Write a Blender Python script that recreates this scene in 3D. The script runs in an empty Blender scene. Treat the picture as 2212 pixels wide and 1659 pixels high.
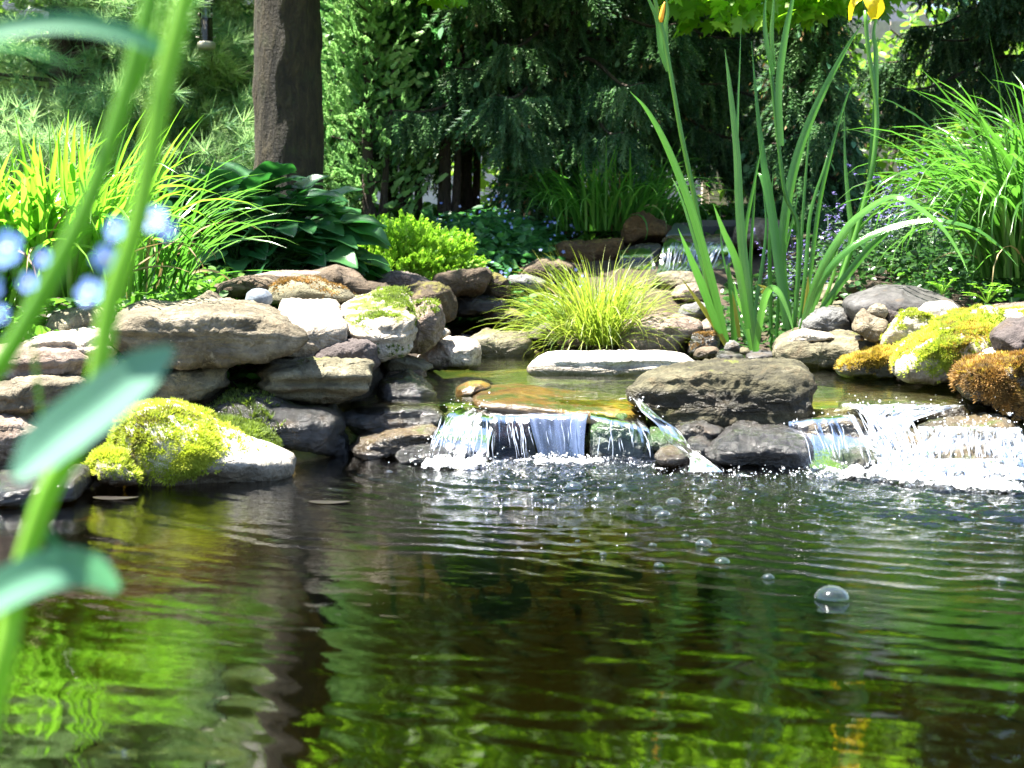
import bpy, math, random
import numpy as np
from mathutils import Vector
sc = bpy.context.scene
col = sc.collection
R = math.radians
rng = np.random.default_rng(7)
random.seed(7)

# ------------------------------------------------------------------ camera, sky, sun, exposure
F, CX, CY, H = 3039.0, 1106.0, 829.5, 0.40          # focal length and centre in px of a 2212 x 1659 picture
TH = math.atan((829.5 - 560.0) / F)                  # downward pitch
cam = bpy.data.cameras.new("camera")
cam_o = bpy.data.objects.new("camera", cam)
col.objects.link(cam_o)
cam_o.location = (0, 0, H)
cam_o.rotation_euler = (math.pi / 2 - TH, 0, 0)
cam.sensor_width = 36.0
cam.lens = 36.0 * F / 2212.0
cam.clip_start, cam.clip_end = 0.02, 400
cam.dof.use_dof = True
cam.dof.focus_distance = 3.1
cam.dof.aperture_fstop = 9.0
sc.camera = cam_o

SUN = Vector((-0.32, 0.03, 0.94)).normalized()       # towards the sun: high, from the left, a little behind the scene
w = bpy.data.worlds.new("World")
sc.world = w
w.use_nodes = True
wn = w.node_tree
sky = wn.nodes.new("ShaderNodeTexSky")
sky.sky_type = 'NISHITA'
sky.sun_disc = False
sky.sun_elevation = math.asin(SUN.z)
sky.sun_rotation = math.atan2(SUN.x, SUN.y)
bg = wn.nodes["Background"]
wn.links.new(sky.outputs[0], bg.inputs[0])
bg.inputs[1].default_value = 0.06
sl = bpy.data.lights.new("sun", 'SUN')
sl.energy = 5.0
sl.angle = R(0.5)
sl.color = (1.0, 0.95, 0.86)
so = bpy.data.objects.new("sun", sl)
col.objects.link(so)
so.rotation_euler = (-SUN).to_track_quat('-Z', 'Y').to_euler()
sc.view_settings.view_transform = 'Standard'
sc.view_settings.look = 'None'
sc.view_settings.gamma = 1.0
sc.view_settings.exposure = 2.75
cy = sc.cycles
cy.max_bounces = 7
cy.diffuse_bounces = 3
cy.glossy_bounces = 4
cy.transmission_bounces = 5
cy.transparent_max_bounces = 16
cy.caustics_reflective = False
cy.caustics_refractive = False
cy.sample_clamp_indirect = 6.0

# ------------------------------------------------------------------ helpers
cT, sT = math.cos(TH), math.sin(TH)
def at(px, py, Y):
    u = (px - CX) / F
    v = (CY - py) / F
    t = Y / (cT + v * sT)
    return np.array([u * t, Y, H + (-sT + v * cT) * t])
Z = {'D': (0, 0, 1), 'L': (0, 535.5, .3522), 'M': (681.5, 535.5, .3521), 'R': (1363, 535.5, .3838), '3': (1363, 0, .3838),
     'N': (1119.6, 428.4, .26408), 'Q': (924.9, 798.3, .24207), 'W': (1703.8, 817.8, .22975), 'E': (1703.8, 545.2, .22975)}
def dp(k, pts):
    ox, oy, s = Z[k]
    return [(ox + p[0] * s, oy + p[1] * s) for p in pts]

_P = np.random.default_rng(3).permutation(512).astype(np.int64)
_P = np.concatenate([_P, _P, _P])
_G = np.random.default_rng(4).normal(size=(512, 3))
_G /= np.linalg.norm(_G, axis=1)[:, None]
def noise(p):
    p = np.asarray(p, float)
    i = np.floor(p).astype(np.int64)
    f = p - i
    u = f * f * f * (f * (f * 6 - 15) + 10)
    i &= 511
    out = 0
    for a in (0, 1):
        for b in (0, 1):
            for c in (0, 1):
                h = _P[_P[_P[(i[:, 0] + a) & 511] + ((i[:, 1] + b) & 511)] + ((i[:, 2] + c) & 511)]
                g = _G[h]
                d = g[:, 0] * (f[:, 0] - a) + g[:, 1] * (f[:, 1] - b) + g[:, 2] * (f[:, 2] - c)
                out = out + d * (u[:, 0] if a else 1 - u[:, 0]) * (u[:, 1] if b else 1 - u[:, 1]) * (u[:, 2] if c else 1 - u[:, 2])
    return out
def fbm(p, o=4, g=.5):
    p = np.asarray(p, float)
    s, a = 0, 1
    for k in range(o):
        s = s + a * noise(p * 2 ** k + 17.3 * k)
        a *= g
    return s
def ridged(p, o=4):
    p = np.asarray(p, float)
    s, a = 0, 1
    for k in range(o):
        s = s + a * (.35 - np.abs(noise(p * 2 ** k + 11.1 * k)))
        a *= .5
    return s

ORG = {}
def obj(name, V, faces, mat, parent=None, loc=None, tint=None, smooth=True, attrs=None):
    V = np.asarray(V, float)
    if parent is not None:
        loc = ORG[parent.name]
    elif loc is None:
        loc = np.array([V[:, 0].mean(), V[:, 1].mean(), V[:, 2].min()])
    loc = np.asarray(loc, float)
    me = bpy.data.meshes.new(name)
    me.vertices.add(len(V))
    me.vertices.foreach_set('co', (V - loc).astype(np.float32).ravel())
    fs = [np.asarray(f, np.int32) for f in faces if len(f)]
    me.loops.add(sum(f.size for f in fs))
    me.loops.foreach_set('vertex_index', np.concatenate([f.ravel() for f in fs]))
    st = []
    s = 0
    for f in fs:
        st.append(s + np.arange(len(f)) * f.shape[1])
        s += f.size
    st = np.concatenate(st).astype(np.int32)
    me.polygons.add(len(st))
    me.polygons.foreach_set('loop_start', st)
    me.update(calc_edges=True)
    me.polygons.foreach_set('use_smooth', np.full(len(st), smooth))
    if tint is not None:
        a = me.attributes.new('tint', 'FLOAT', 'POINT')
        a.data.foreach_set('value', np.asarray(tint, np.float32).ravel())
    if attrs is not None:
        a = me.attributes.new('flow', 'FLOAT_VECTOR', 'POINT')
        a.data.foreach_set('vector', np.asarray(attrs, np.float32).ravel())
    me.materials.append(mat)
    o = bpy.data.objects.new(name, me)
    col.objects.link(o)
    if parent is not None:
        o.parent = parent
    else:
        o.location = loc
    ORG[o.name] = loc
    return o
def tag(o, label=None, cat=None, group=None, kind=None):
    if label: o['label'] = label
    if cat: o['category'] = cat
    if group: o['group'] = group
    if kind: o['kind'] = kind
    return o
def thing(name, label, cat, loc, group=None):
    o = bpy.data.objects.new(name, None)
    col.objects.link(o)
    o.location = loc
    o.empty_display_size = .1
    ORG[o.name] = np.asarray(loc, float)
    return tag(o, label, cat, group)
def join(parts):
    Vs, Fs, Ts, n = [], [], [], 0
    for V, F_, T in parts:
        Vs.append(V)
        Fs += [np.asarray(f) + n for f in F_ if len(f)]
        Ts.append(np.broadcast_to(T, (len(V),)))
        n += len(V)
    return np.concatenate(Vs), Fs, np.concatenate(Ts)
def nrm(a):
    return a / (np.linalg.norm(a, axis=-1, keepdims=True) + 1e-9)
def frame(d, up=None, roll=None):
    """rotation matrices whose y column is d and whose z column leans to up"""
    d = nrm(np.asarray(d, float))
    n = len(d)
    if up is None:
        up = np.broadcast_to(np.array([0, 0, 1.]), (n, 3)) + rng.normal(0, .05, (n, 3))
    x = nrm(np.cross(d, up))
    z = np.cross(x, d)
    if roll is not None:
        c, s = np.cos(roll)[:, None], np.sin(roll)[:, None]
        x, z = x * c + z * s, z * c - x * s
    return np.stack([x, d, z], axis=2)
def scatter(bv, bf, Rm, T, S, tint=None):
    """copies of a base mesh (bv, [faces]) at T with rotations Rm and sizes S, as one block of verts and faces"""
    n, k = len(T), len(bv)
    S = np.broadcast_to(np.asarray(S, float).reshape(-1, 1, 1) if np.ndim(S) == 1 else S, (n, 1, 1)) if np.ndim(S) < 2 else S[:, None, :]
    V = np.einsum('nij,nvj->nvi', Rm, bv[None] * S) + T[:, None, :]
    off = (np.arange(n) * k)[:, None, None]
    Fs = [(np.asarray(f)[None] + off).reshape(-1, np.asarray(f).shape[1]) for f in bf]
    t = np.repeat(rng.random(n) if tint is None else tint, k)
    return V.reshape(-1, 3), Fs, t
def tube(P, r, k=8, cap=True):
    P = np.asarray(P, float)
    n = len(P)
    r = np.broadcast_to(np.asarray(r, float), (n,))
    d = nrm(np.gradient(P, axis=0))
    ref = np.array([0, 0, 1.]) if abs(d[:, 2]).mean() < .8 else np.array([0, 1., 0])
    x = nrm(np.cross(d, ref))
    y = np.cross(d, x)
    a = np.arange(k) / k * 2 * math.pi
    V = P[:, None] + r[:, None, None] * (np.cos(a)[None, :, None] * x[:, None] + np.sin(a)[None, :, None] * y[:, None])
    V = V.reshape(-1, 3)
    i = np.arange(n - 1)[:, None] * k
    j = np.arange(k)[None]
    q = np.stack([i + j, i + (j + 1) % k, i + k + (j + 1) % k, i + k + j], axis=2).reshape(-1, 4)
    Fs = [q]
    if cap:
        V = np.concatenate([V, P[:1], P[-1:]])
        j = np.arange(k)
        Fs.append(np.concatenate([np.stack([(j + 1) % k, j, np.full(k, n * k)], 1), np.stack([(n - 1) * k + j, (n - 1) * k + (j + 1) % k, np.full(k, n * k + 1)], 1)]))
    return V, Fs
def curve(pts, n=24):
    """smooth polyline through the points"""
    P = np.asarray(pts, float)
    if len(P) == 2:
        t = np.linspace(0, 1, n)[:, None]
        return P[0] * (1 - t) + P[1] * t
    E = np.concatenate([[2 * P[0] - P[1]], P, [2 * P[-1] - P[-2]]])
    out = []
    for u in np.linspace(0, len(P) - 1 - 1e-6, n):
        i = int(u)
        t = u - i
        a, b, c, d = E[i:i + 4]
        out.append(.5 * (2 * b + (c - a) * t + (2 * a - 5 * b + 4 * c - d) * t * t + (3 * b - a - 3 * c + d) * t ** 3))
    return np.array(out)
def gridfaces(nr, nc):
    i = np.arange(nr - 1)[:, None] * nc
    j = np.arange(nc - 1)[None]
    return np.stack([i + j, i + j + 1, i + nc + j + 1, i + nc + j], 2).reshape(-1, 4)
def sstep(a, b, x):
    t = np.clip((x - a) / (b - a), 0, 1)
    return t * t * (3 - 2 * t)

# ------------------------------------------------------------------ materials
class G:
    def __init__(s, name):
        s.m = bpy.data.materials.new(name)
        s.m.use_nodes = True
        s.t = s.m.node_tree
        s.t.nodes.clear()
        s.o = s.t.nodes.new("ShaderNodeOutputMaterial")
    def n(s, ty, props=None, **ins):
        nd = s.t.nodes.new("ShaderNode" + ty)
        for k, v in (props or {}).items():
            setattr(nd, k, v)
        for k, v in ins.items():
            key = int(k[1:]) if k[0] == '_' and k[1:].isdigit() else k.replace('_', ' ')
            inp = nd.inputs[key]
            if isinstance(v, bpy.types.NodeSocket):
                s.t.links.new(v, inp)
            elif isinstance(v, bpy.types.Node):
                s.t.links.new(v.outputs[0], inp)
            else:
                if inp.type == 'RGBA' and len(v) == 3:
                    v = (*v, 1)
                inp.default_value = v
        return nd
    def ramp(s, fac, stops):
        nd = s.n("ValToRGB", Fac=fac)
        e = nd.color_ramp.elements
        while len(e) < len(stops):
            e.new(.5)
        for q, (p, c) in zip(e, stops):
            q.position = p
            q.color = (*c, 1) if len(c) == 3 else c
        return nd
    def noise(s, vec, scale, detail=4, rough=.55, dist=0):
        return s.n("TexNoise", Vector=vec, Scale=scale, Detail=detail, Roughness=rough, Distortion=dist)
    def mix(s, f, a, b, mode='MIX'):
        nd = s.n("MixRGB", {'blend_type': mode})
        for k, v in ((0, f), (1, a), (2, b)):
            if isinstance(v, bpy.types.Node): s.t.links.new(v.outputs[0], nd.inputs[k])
            elif isinstance(v, bpy.types.NodeSocket): s.t.links.new(v, nd.inputs[k])
            else: nd.inputs[k].default_value = v if k == 0 else (*v, 1)
        return nd
    def math(s, op, a, b=0.0, clamp=False):
        nd = s.n("Math", {'operation': op, 'use_clamp': clamp})
        for k, v in ((0, a), (1, b)):
            if isinstance(v, bpy.types.Node): s.t.links.new(v.outputs[0], nd.inputs[k])
            elif isinstance(v, bpy.types.NodeSocket): s.t.links.new(v, nd.inputs[k])
            else: nd.inputs[k].default_value = v
        return nd
    def done(s, sh):
        s.t.links.new(sh.outputs[0], s.o.inputs[0])
        return s.m

def leaf_mat(name, a, b, c, trans, tf=.4, rough=.45, veins=0, spec=.5):
    """leaves: colour by the 'tint' of each leaf, part of the light passing through"""
    g = G(name)
    at_ = g.n("Attribute", {'attribute_name': 'tint'})
    tc = g.n("TexCoord")
    nz = g.noise(tc.outputs['Object'], 30, 3)
    f = g.math('ADD', at_.outputs['Fac'], g.math('MULTIPLY', g.math('SUBTRACT', nz, .5), .35), True)
    cr = g.ramp(f, [(0.05, a), (.5, b), (.95, c)])
    p = g.n("BsdfPrincipled", Base_Color=cr, Roughness=rough)
    p.inputs['Specular IOR Level'].default_value = spec
    if veins:
        vb = g.n("TexNoise", Vector=tc.outputs['Object'], Scale=veins, Detail=2.0)
        bm = g.n("Bump", Strength=.25, Distance=.01, Height=vb.outputs[0])
        g.t.links.new(bm.outputs[0], p.inputs['Normal'])
    tcol = g.mix(.5, cr, trans)
    t = g.n("BsdfTranslucent", Color=g.mix(1.0, tcol, trans, 'MIX') if False else tcol)
    return g.done(g.n("MixShader", Fac=tf, _1=p, _2=t))

def rock_mat(name, c1, c2, c3, wet=0.0, moss=0.0, mossc=((.05, .07, .01), (.16, .17, .03)), bump=1.0, stain=(.09, .06, .03), lich=.35):
    g = G(name)
    tc = g.n("TexCoord")
    oi = g.n("ObjectInfo")
    ov = g.n("VectorMath", {'operation': 'SCALE'}, _0=(13.1, 7.7, 5.3))
    g.t.links.new(oi.outputs['Random'], ov.inputs['Scale'])
    vec = g.n("VectorMath", {'operation': 'ADD'}, _0=tc.outputs['Object'], _1=ov).outputs[0]
    st = g.n("Mapping", Vector=vec, Scale=(1, 1, 3.5)).outputs[0]
    n1 = g.noise(st, 5.5, 9, .62)
    n2 = g.noise(vec, 26, 8, .68)
    n3 = g.noise(vec, 110, 4, .6)
    base = g.ramp(n1, [(.30, c1), (.52, c2), (.72, c3)])
    sp = g.ramp(n2, [(.35, (.45, .45, .45)), (.55, (1, 1, 1)), (.75, (1.25, 1.22, 1.15))])
    cc = g.mix(.9, base, sp, 'MULTIPLY')
    fine = g.ramp(n3, [(.3, (.7, .7, .7)), (.6, (1.1, 1.1, 1.1))])
    cc = g.mix(.7, cc, fine, 'MULTIPLY')
    ns = g.noise(vec, 9, 5, .7)
    cc = g.mix(g.ramp(ns, [(.55, (0, 0, 0)), (.68, (.7, .7, .7))]), cc, stain)
    nl = g.noise(vec, 15, 6, .75)
    cc = g.mix(g.ramp(nl, [(.60, (0, 0, 0)), (.68, (lich, lich, lich))]), cc, tuple(min(.8, x * 1.6 + .08) for x in c3))
    geo = g.n("NewGeometry")
    if moss:
        sx = g.n("SeparateXYZ", Vector=geo.outputs['Normal'])
        nm = g.noise(vec, 11, 7, .7)
        mf = g.math('ADD', g.math('MULTIPLY', sx.outputs[2], .35), nm)
        mk = g.ramp(mf, [(1.02 - moss * .45, (0, 0, 0)), (1.10 - moss * .45, (1, 1, 1))])
        mc = g.ramp(g.noise(vec, 70, 5, .7), [(.3, mossc[0]), (.7, mossc[1])])
        cc = g.mix(mk, cc, mc)
    vo = g.n("TexVoronoi", {'feature': 'DISTANCE_TO_EDGE'}, Vector=g.n("VectorMath", {'operation': 'ADD'}, _0=st, _1=g.n("VectorMath", {'operation': 'SCALE'}, _0=n2.outputs['Color'], Scale=.06)), Scale=8.0)
    crk = g.ramp(vo.outputs['Distance'], [(0.0, (0, 0, 0)), (.05, (1, 1, 1))])
    hgt = g.math('ADD', g.math('MULTIPLY', n2, .9), g.math('MULTIPLY', n3, .35))
    hgt = g.math('ADD', hgt, g.math('MULTIPLY', crk, .10))
    bm = g.n("Bump", Strength=min(1.0, .85 * bump), Distance=.026 * bump, Height=hgt)
    ps = g.n("SeparateXYZ", Vector=geo.outputs['Position'])
    zn = g.math('ADD', ps.outputs[2], g.math('MULTIPLY', g.math('SUBTRACT', n1, .5), -.05))
    low = g.ramp(g.math('ADD', zn, .5), [(.524, (1, 1, 1)), (.540, (0, 0, 0))])
    pool = g.math('MULTIPLY', g.ramp(zn, [(.08, (0, 0, 0)), (.09, (1, 1, 1)), (.114, (1, 1, 1)), (.128, (0, 0, 0))]), g.ramp(g.math('ADD', ps.outputs[0], .5), [(.12, (0, 0, 0)), (.16, (1, 1, 1))]))
    wm = g.math('MAXIMUM', low, pool)
    cc = g.mix(wm, cc, g.mix(1.0, cc, (.38, .36, .32), 'MULTIPLY'))
    rg = g.math('SUBTRACT', .85 - .6 * wet, g.math('MULTIPLY', wm, .5 * (1 - wet)))
    p = g.n("BsdfPrincipled", Base_Color=cc, Roughness=rg, Normal=bm)
    p.inputs['Specular IOR Level'].default_value = .35 + .35 * wet
    if wet > .5:
        p.inputs['Coat Weight'].default_value = .35
        p.inputs['Coat Roughness'].default_value = .03
        b2 = g.n("Bump", Strength=1.0, Distance=.02, Height=g.noise(vec, 85, 4, .6))
        g.t.links.new(b2.outputs[0], p.inputs['Coat Normal'])
    return g.done(p)

RM = {  # brown, pink, slate, purple darkened to hold the shade lying over those stones
    'tan':   rock_mat('tan_limestone', (.085, .068, .043), (.17, .142, .095), (.33, .29, .215)),
    'pale':  rock_mat('pale_limestone', (.36, .30, .23), (.54, .47, .38), (.70, .64, .55)),
    'white': rock_mat('overlit_limestone', (.48, .44, .37), (.68, .63, .56), (.82, .78, .71), stain=(.40, .35, .27)),  # albedo raised so the sun's glare on the stone is in its colour
    'paleg': rock_mat('pale_mossy_limestone', (.30, .26, .19), (.48, .42, .33), (.66, .60, .50), moss=.55),
    'pink':  rock_mat('pinkish_stone', (.14, .10, .075), (.25, .19, .15), (.38, .31, .26)),
    'brown': rock_mat('brown_stone', (.05, .035, .022), (.10, .072, .046), (.17, .125, .085)),
    'brownm': rock_mat('brown_mossy_stone', (.045, .032, .019), (.085, .062, .038), (.14, .105, .07), moss=.6, mossc=((.06, .06, .012), (.14, .12, .025))),
    'rust':  rock_mat('rusty_mossy_stone', (.055, .028, .010), (.10, .055, .018), (.16, .095, .035), moss=.45, mossc=((.09, .06, .01), (.19, .13, .03))),
    'grey':  rock_mat('grey_stone', (.075, .075, .07), (.15, .15, .145), (.25, .25, .245)),
    'slate': rock_mat('slate_stone', (.035, .033, .032), (.065, .062, .06), (.12, .118, .118), bump=.55),
    'purple': rock_mat('purple_grey_stone', (.045, .036, .034), (.085, .068, .064), (.15, .125, .12)),
    'bluegrey': rock_mat('blue_grey_pebble', (.12, .14, .17), (.18, .21, .25), (.26, .30, .35), bump=.3),
    'olive': rock_mat('olive_stone', (.08, .072, .042), (.155, .138, .085), (.26, .235, .16), moss=.25),
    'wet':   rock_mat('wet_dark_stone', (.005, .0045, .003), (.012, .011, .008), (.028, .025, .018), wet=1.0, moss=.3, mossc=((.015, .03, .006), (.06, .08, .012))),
    'wetbrown': rock_mat('wet_brown_stone', (.04, .028, .014), (.10, .07, .03), (.17, .125, .06), wet=1.0, moss=.35, mossc=((.03, .05, .008), (.10, .12, .02))),
    'wetred': rock_mat('wet_red_stone', (.05, .017, .013), (.12, .035, .028), (.17, .07, .055), wet=1.0),
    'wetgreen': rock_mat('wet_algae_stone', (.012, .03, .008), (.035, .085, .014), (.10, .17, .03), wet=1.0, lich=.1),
    'ochre': rock_mat('wet_ochre_stone', (.10, .055, .010), (.26, .15, .028), (.42, .28, .07), wet=.75, bump=.6, stain=(.07, .09, .012), lich=.2, moss=.42, mossc=((.04, .07, .008), (.13, .16, .02))),
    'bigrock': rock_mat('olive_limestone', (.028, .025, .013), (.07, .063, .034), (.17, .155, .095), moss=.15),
}

def bark_mat(name, a, b, c, moss=0, scale=1.0):
    g = G(name)
    tc = g.n("TexCoord")
    mp = g.n("Mapping", Vector=tc.outputs['Object'], Scale=(1, 1, .28)).outputs[0]
    n1 = g.noise(mp, 38 * scale, 7, .65, .6)
    n2 = g.noise(tc.outputs['Object'], 5, 5, .6)
    cc = g.mix(.8, g.ramp(n1, [(.3, a), (.5, b), (.72, c)]), g.ramp(n2, [(.3, (.6, .6, .6)), (.7, (1.3, 1.25, 1.2))]), 'MULTIPLY')
    cc = g.mix(g.ramp(g.noise(tc.outputs['Object'], 8, 6, .7), [(.55, (0, 0, 0)), (.7, (.5, .5, .5))]), cc, (.05, .06, .02))
    fn = g.noise(tc.outputs['Object'], 90, 4, .6)
    bm = g.n("Bump", Strength=1.0, Distance=.035, Height=g.math('ADD', n1, g.math('MULTIPLY', fn, .3)))
    return g.done(g.n("BsdfPrincipled", Base_Color=cc, Roughness=.92, Normal=bm))
BARK = bark_mat('maple_bark', (.008, .006, .002), (.028, .021, .008), (.065, .052, .022))
BARKD = bark_mat('conifer_bark', (.035, .026, .02), (.075, .055, .042), (.12, .09, .07), scale=1.5)

def water_mat(name, tint, scale, strength, micro=0.0, ior=1.33, rough=.0):
    g = G(name)
    tc = g.n("TexCoord")
    mp = g.n("Mapping", Vector=tc.outputs['Object'], Scale=(.7, 1.6, 1)).outputs[0]
    n1 = g.noise(mp, scale, 3, .5, .3)
    n2 = g.noise(mp, scale * 3.1, 2, .5)
    hh = g.math('ADD', n1, g.math('MULTIPLY', n2, .4))
    if micro:
        at_ = g.n("Attribute", {'attribute_name': 'tint'})
        st = g.math('MULTIPLY', at_.outputs['Fac'], strength)
        bm = g.n("Bump", Strength=st, Distance=.01, Height=hh)
    else:
        bm = g.n("Bump", Strength=strength, Distance=.01, Height=hh)
    fr = g.n("Fresnel", IOR=ior, Normal=bm)
    tr = g.n("BsdfTransparent", Color=tint)
    gl = g.n("BsdfGlossy", Color=(1, 1, 1), Roughness=rough, Normal=bm)
    return g.done(g.n("MixShader", Fac=fr, _1=tr, _2=gl))
POND = water_mat('pond_water', (.34, .32, .12), 70, .5, micro=1, ior=2.0, rough=.0)
STREAM = water_mat('stream_water', (.85, .85, .7), 40, .8, rough=.0, ior=1.8)
POOL = water_mat('pool_water', (.80, .84, .60), 26, .32, rough=.0, ior=1.9)

def fall_mat(name, dens, white=.75, su=60, sv=4, blue=(.75, .84, 1.0), floor=0.0):
    """falling water: clear film with white streaks along the flow"""
    g = G(name)
    a = g.n("Attribute", {'attribute_name': 'flow'})
    mp = g.n("Mapping", Vector=a.outputs['Vector'], Scale=(su, sv, 1)).outputs[0]
    n1 = g.noise(mp, 1.0, 5, .6, .25)
    n2 = g.noise(a.outputs['Vector'], 45, 4, .6)
    f = g.math('ADD', g.math('MULTIPLY', n1, .75), g.math('MULTIPLY', n2, .25))
    fac = g.ramp(f, [(.62 - dens * .3, (0, 0, 0)), (.78 - dens * .3, (1, 1, 1))])
    bm = g.n("Bump", Strength=.8, Distance=.006, Height=f)
    gl = g.n("BsdfGlossy", Color=(1, 1, 1), Roughness=.08, Normal=bm)
    tr = g.n("BsdfTransparent", Color=(.93, .96, .97))
    fr = g.n("Fresnel", IOR=1.4, Normal=bm)
    film = g.n("MixShader", Fac=fr, _1=tr, _2=gl)
    df = g.n("BsdfDiffuse", Color=blue)
    tl = g.n("BsdfTranslucent", Color=blue)
    wh = g.n("MixShader", Fac=.35, _1=df, _2=tl)
    wh2 = g.n("MixShader", Fac=.25, _1=wh, _2=gl)
    return g.done(g.n("MixShader", Fac=g.math('MAXIMUM', g.math('MULTIPLY', fac, white), g.math('MULTIPLY', g.ramp(g.noise(g.n("Mapping", Vector=a.outputs['Vector'], Scale=(38, 2.5, 1)).outputs[0], 1.0, 4, .6, .5), [(.33, (.15, .15, .15)), (.62, (1, 1, 1))]), floor)), _1=film, _2=wh2))
FALL_THIN = fall_mat('thin_falling_water', .10, .55, 55, 3)
FALL_SHEET = fall_mat('sheet_of_falling_water', .30, .85, 90, 1.3, (.26, .35, .62), .62)
FALL_MID = fall_mat('broken_falling_water', .34, .8, 90, 14, (.85, .9, 1.0))
FALL_WHITE = fall_mat('white_rushing_water', .60, .94, 110, 26, (.92, .95, 1.0))

def plain(name, c, rough=.5, spec=.5, trans=0, bump=0, scale=60, metal=0):
    g = G(name)
    p = g.n("BsdfPrincipled", Roughness=rough)
    tc = g.n("TexCoord")
    nz = g.noise(tc.outputs['Object'], scale, 4, .6)
    k = g.mix(.6, c, g.ramp(nz, [(.3, (.7, .7, .7)), (.7, (1.25, 1.25, 1.25))]), 'MULTIPLY')
    g.t.links.new(k.outputs[0], p.inputs['Base Color'])
    p.inputs['Specular IOR Level'].default_value = spec
    p.inputs['Transmission Weight'].default_value = trans
    p.inputs['Metallic'].default_value = metal
    if bump:
        bm = g.n("Bump", Strength=bump, Distance=.01, Height=nz)
        g.t.links.new(bm.outputs[0], p.inputs['Normal'])
    return g.done(p)
FOAM = plain('white_foam', (.92, .94, .97), .25, .6)

def bubble_mat():
    g = G('bubble_film')
    lw = g.n("LayerWeight", Blend=.5)
    tr = g.n("BsdfTransparent", Color=(.97, .985, 1))
    gl = g.n("BsdfGlossy", Color=(.92, .97, 1), Roughness=.07)
    df = g.n("BsdfDiffuse", Color=(.75, .85, .95))
    m = g.n("MixShader", Fac=.08, _1=gl, _2=df)
    f = g.math('MULTIPLY', g.math('POWER', lw.outputs['Facing'], 3.6), 1.0)
    f = g.math('ADD', f, .08, True)
    return g.done(g.n("MixShader", Fac=f, _1=tr, _2=m))
BUBBLE = bubble_mat()

def ground_mat():
    g = G('garden_soil')
    tc = g.n("TexCoord").outputs['Object']
    n1 = g.noise(tc, 3, 8, .7)
    n2 = g.noise(tc, 60, 6, .7)
    cc = g.ramp(n1, [(.35, (.028, .02, .012)), (.55, (.06, .042, .025)), (.7, (.05, .06, .02))])
    cc = g.mix(.8, cc, g.ramp(n2, [(.3, (.5, .5, .5)), (.7, (1.6, 1.5, 1.4))]), 'MULTIPLY')
    # algae and silt where the ground lies under water
    geo = g.n("NewGeometry")
    pz = g.n("SeparateXYZ", Vector=geo.outputs['Position'])
    algae = g.ramp(g.noise(tc, 9, 6, .65), [(.35, (.025, .07, .008)), (.5, (.08, .12, .015)), (.68, (.22, .17, .03))])
    silt = g.ramp(g.noise(tc, 4, 6, .6), [(.3, (.002, .002, .0006)), (.55, (.006, .005, .0014)), (.72, (.035, .022, .005))])
    px_ = g.math('ADD', pz.outputs[0], 2.0)
    inx = g.math('MULTIPLY', g.math('GREATER_THAN', px_, 1.5), g.math('LESS_THAN', px_, 3.35))
    up = g.math('MULTIPLY', inx, g.ramp(pz.outputs[2], [(0.0, (0, 0, 0)), (.02, (1, 1, 1))]))
    gin = g.ramp(pz.outputs[2], [(.084, (1, 1, 1)), (.10, (0, 0, 0))])
    gout = g.ramp(pz.outputs[2], [(.0, (1, 1, 1)), (.012, (0, 0, 0))])
    gr = g.mix(inx, gout, gin)
    shelf = g.ramp(g.noise(tc, 6, 6, .65), [(.32, (.02, .012, .002)), (.5, (.085, .055, .010)), (.68, (.22, .14, .03))])
    dz = g.math('ADD', pz.outputs[2], .5)
    silt = g.mix(g.ramp(dz, [(.22, (0, 0, 0)), (.38, (1, 1, 1))]), silt, shelf)
    low = g.mix(up, silt, algae)
    cc = g.mix(gr, cc, low)
    bm = g.n("Bump", Strength=.8, Distance=.03, Height=n2)
    return g.done(g.n("BsdfPrincipled", Base_Color=cc, Roughness=.95, Normal=bm))
GROUND = ground_mat()

# ------------------------------------------------------------------ the ground, one sheet with the pond basin and the pools sunk in it
PROF_L = ([1.0, 1.8, 2.15, 2.62, 2.9, 3.3, 4.2, 5.0, 5.8, 6.6, 8, 12, 200], [-.38, -.34, -.13, -.03, .12, .17, .26, .34, .46, .58, .68, .8, 1.5])
PROF_M = ([1.0, 2.1, 2.6, 2.9, 2.97, 3.1, 4.5, 4.75, 5.5, 5.8, 6.6, 8, 12, 200], [-.40, -.38, -.30, -.12, .02, .045, .055, .125, .15, .36, .55, .68, .8, 1.5])
PROF_R = ([1.0, 2.5, 2.75, 3.2, 3.7, 4.3, 5, 5.8, 6.6, 8, 12, 200], [-.38, -.32, -.05, .10, .18, .28, .36, .46, .58, .68, .8, 1.5])
PROF_S = ([1.0, 2.6, 2.9, 2.97, 3.1, 4.3, 4.5, 4.9, 5.8, 6.6, 8, 12, 200], [-.38, -.33, -.12, .02, .045, .055, .11, .2, .38, .55, .68, .8, 1.5])
def ground_z(x, y):
    x = np.asarray(x, float)
    y = np.asarray(y, float)
    l, m, r, s = (np.interp(y, *p) for p in (PROF_L, PROF_M, PROF_R, PROF_S))
    wob = .06 * np.sin(y * 2.1)
    z = l + (m - l) * sstep(-.42 + wob, -.25 + wob, x)
    z = z + (s - z) * sstep(.12, .3, x)
    z = z + (r - z) * sstep(1.0, 1.2, x)
    near = np.interp(y, [-200, -3, .3, .75, 1.0], [.6, .25, .06, -.05, -.38])
    side = sstep(1.75, 2.3, np.abs(x + .15))
    z = np.where(y < 1.0, near, z)
    bank = np.where(y < 2.6, .14, np.maximum(z, .14))
    z = np.where(y < 2.9, z + (np.maximum(bank, z) - z) * side, z)
    return z
xs = np.concatenate([[-200, -80, -30, -15, -10], np.linspace(-7, 7, 211), [10, 15, 30, 80, 200]])
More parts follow.
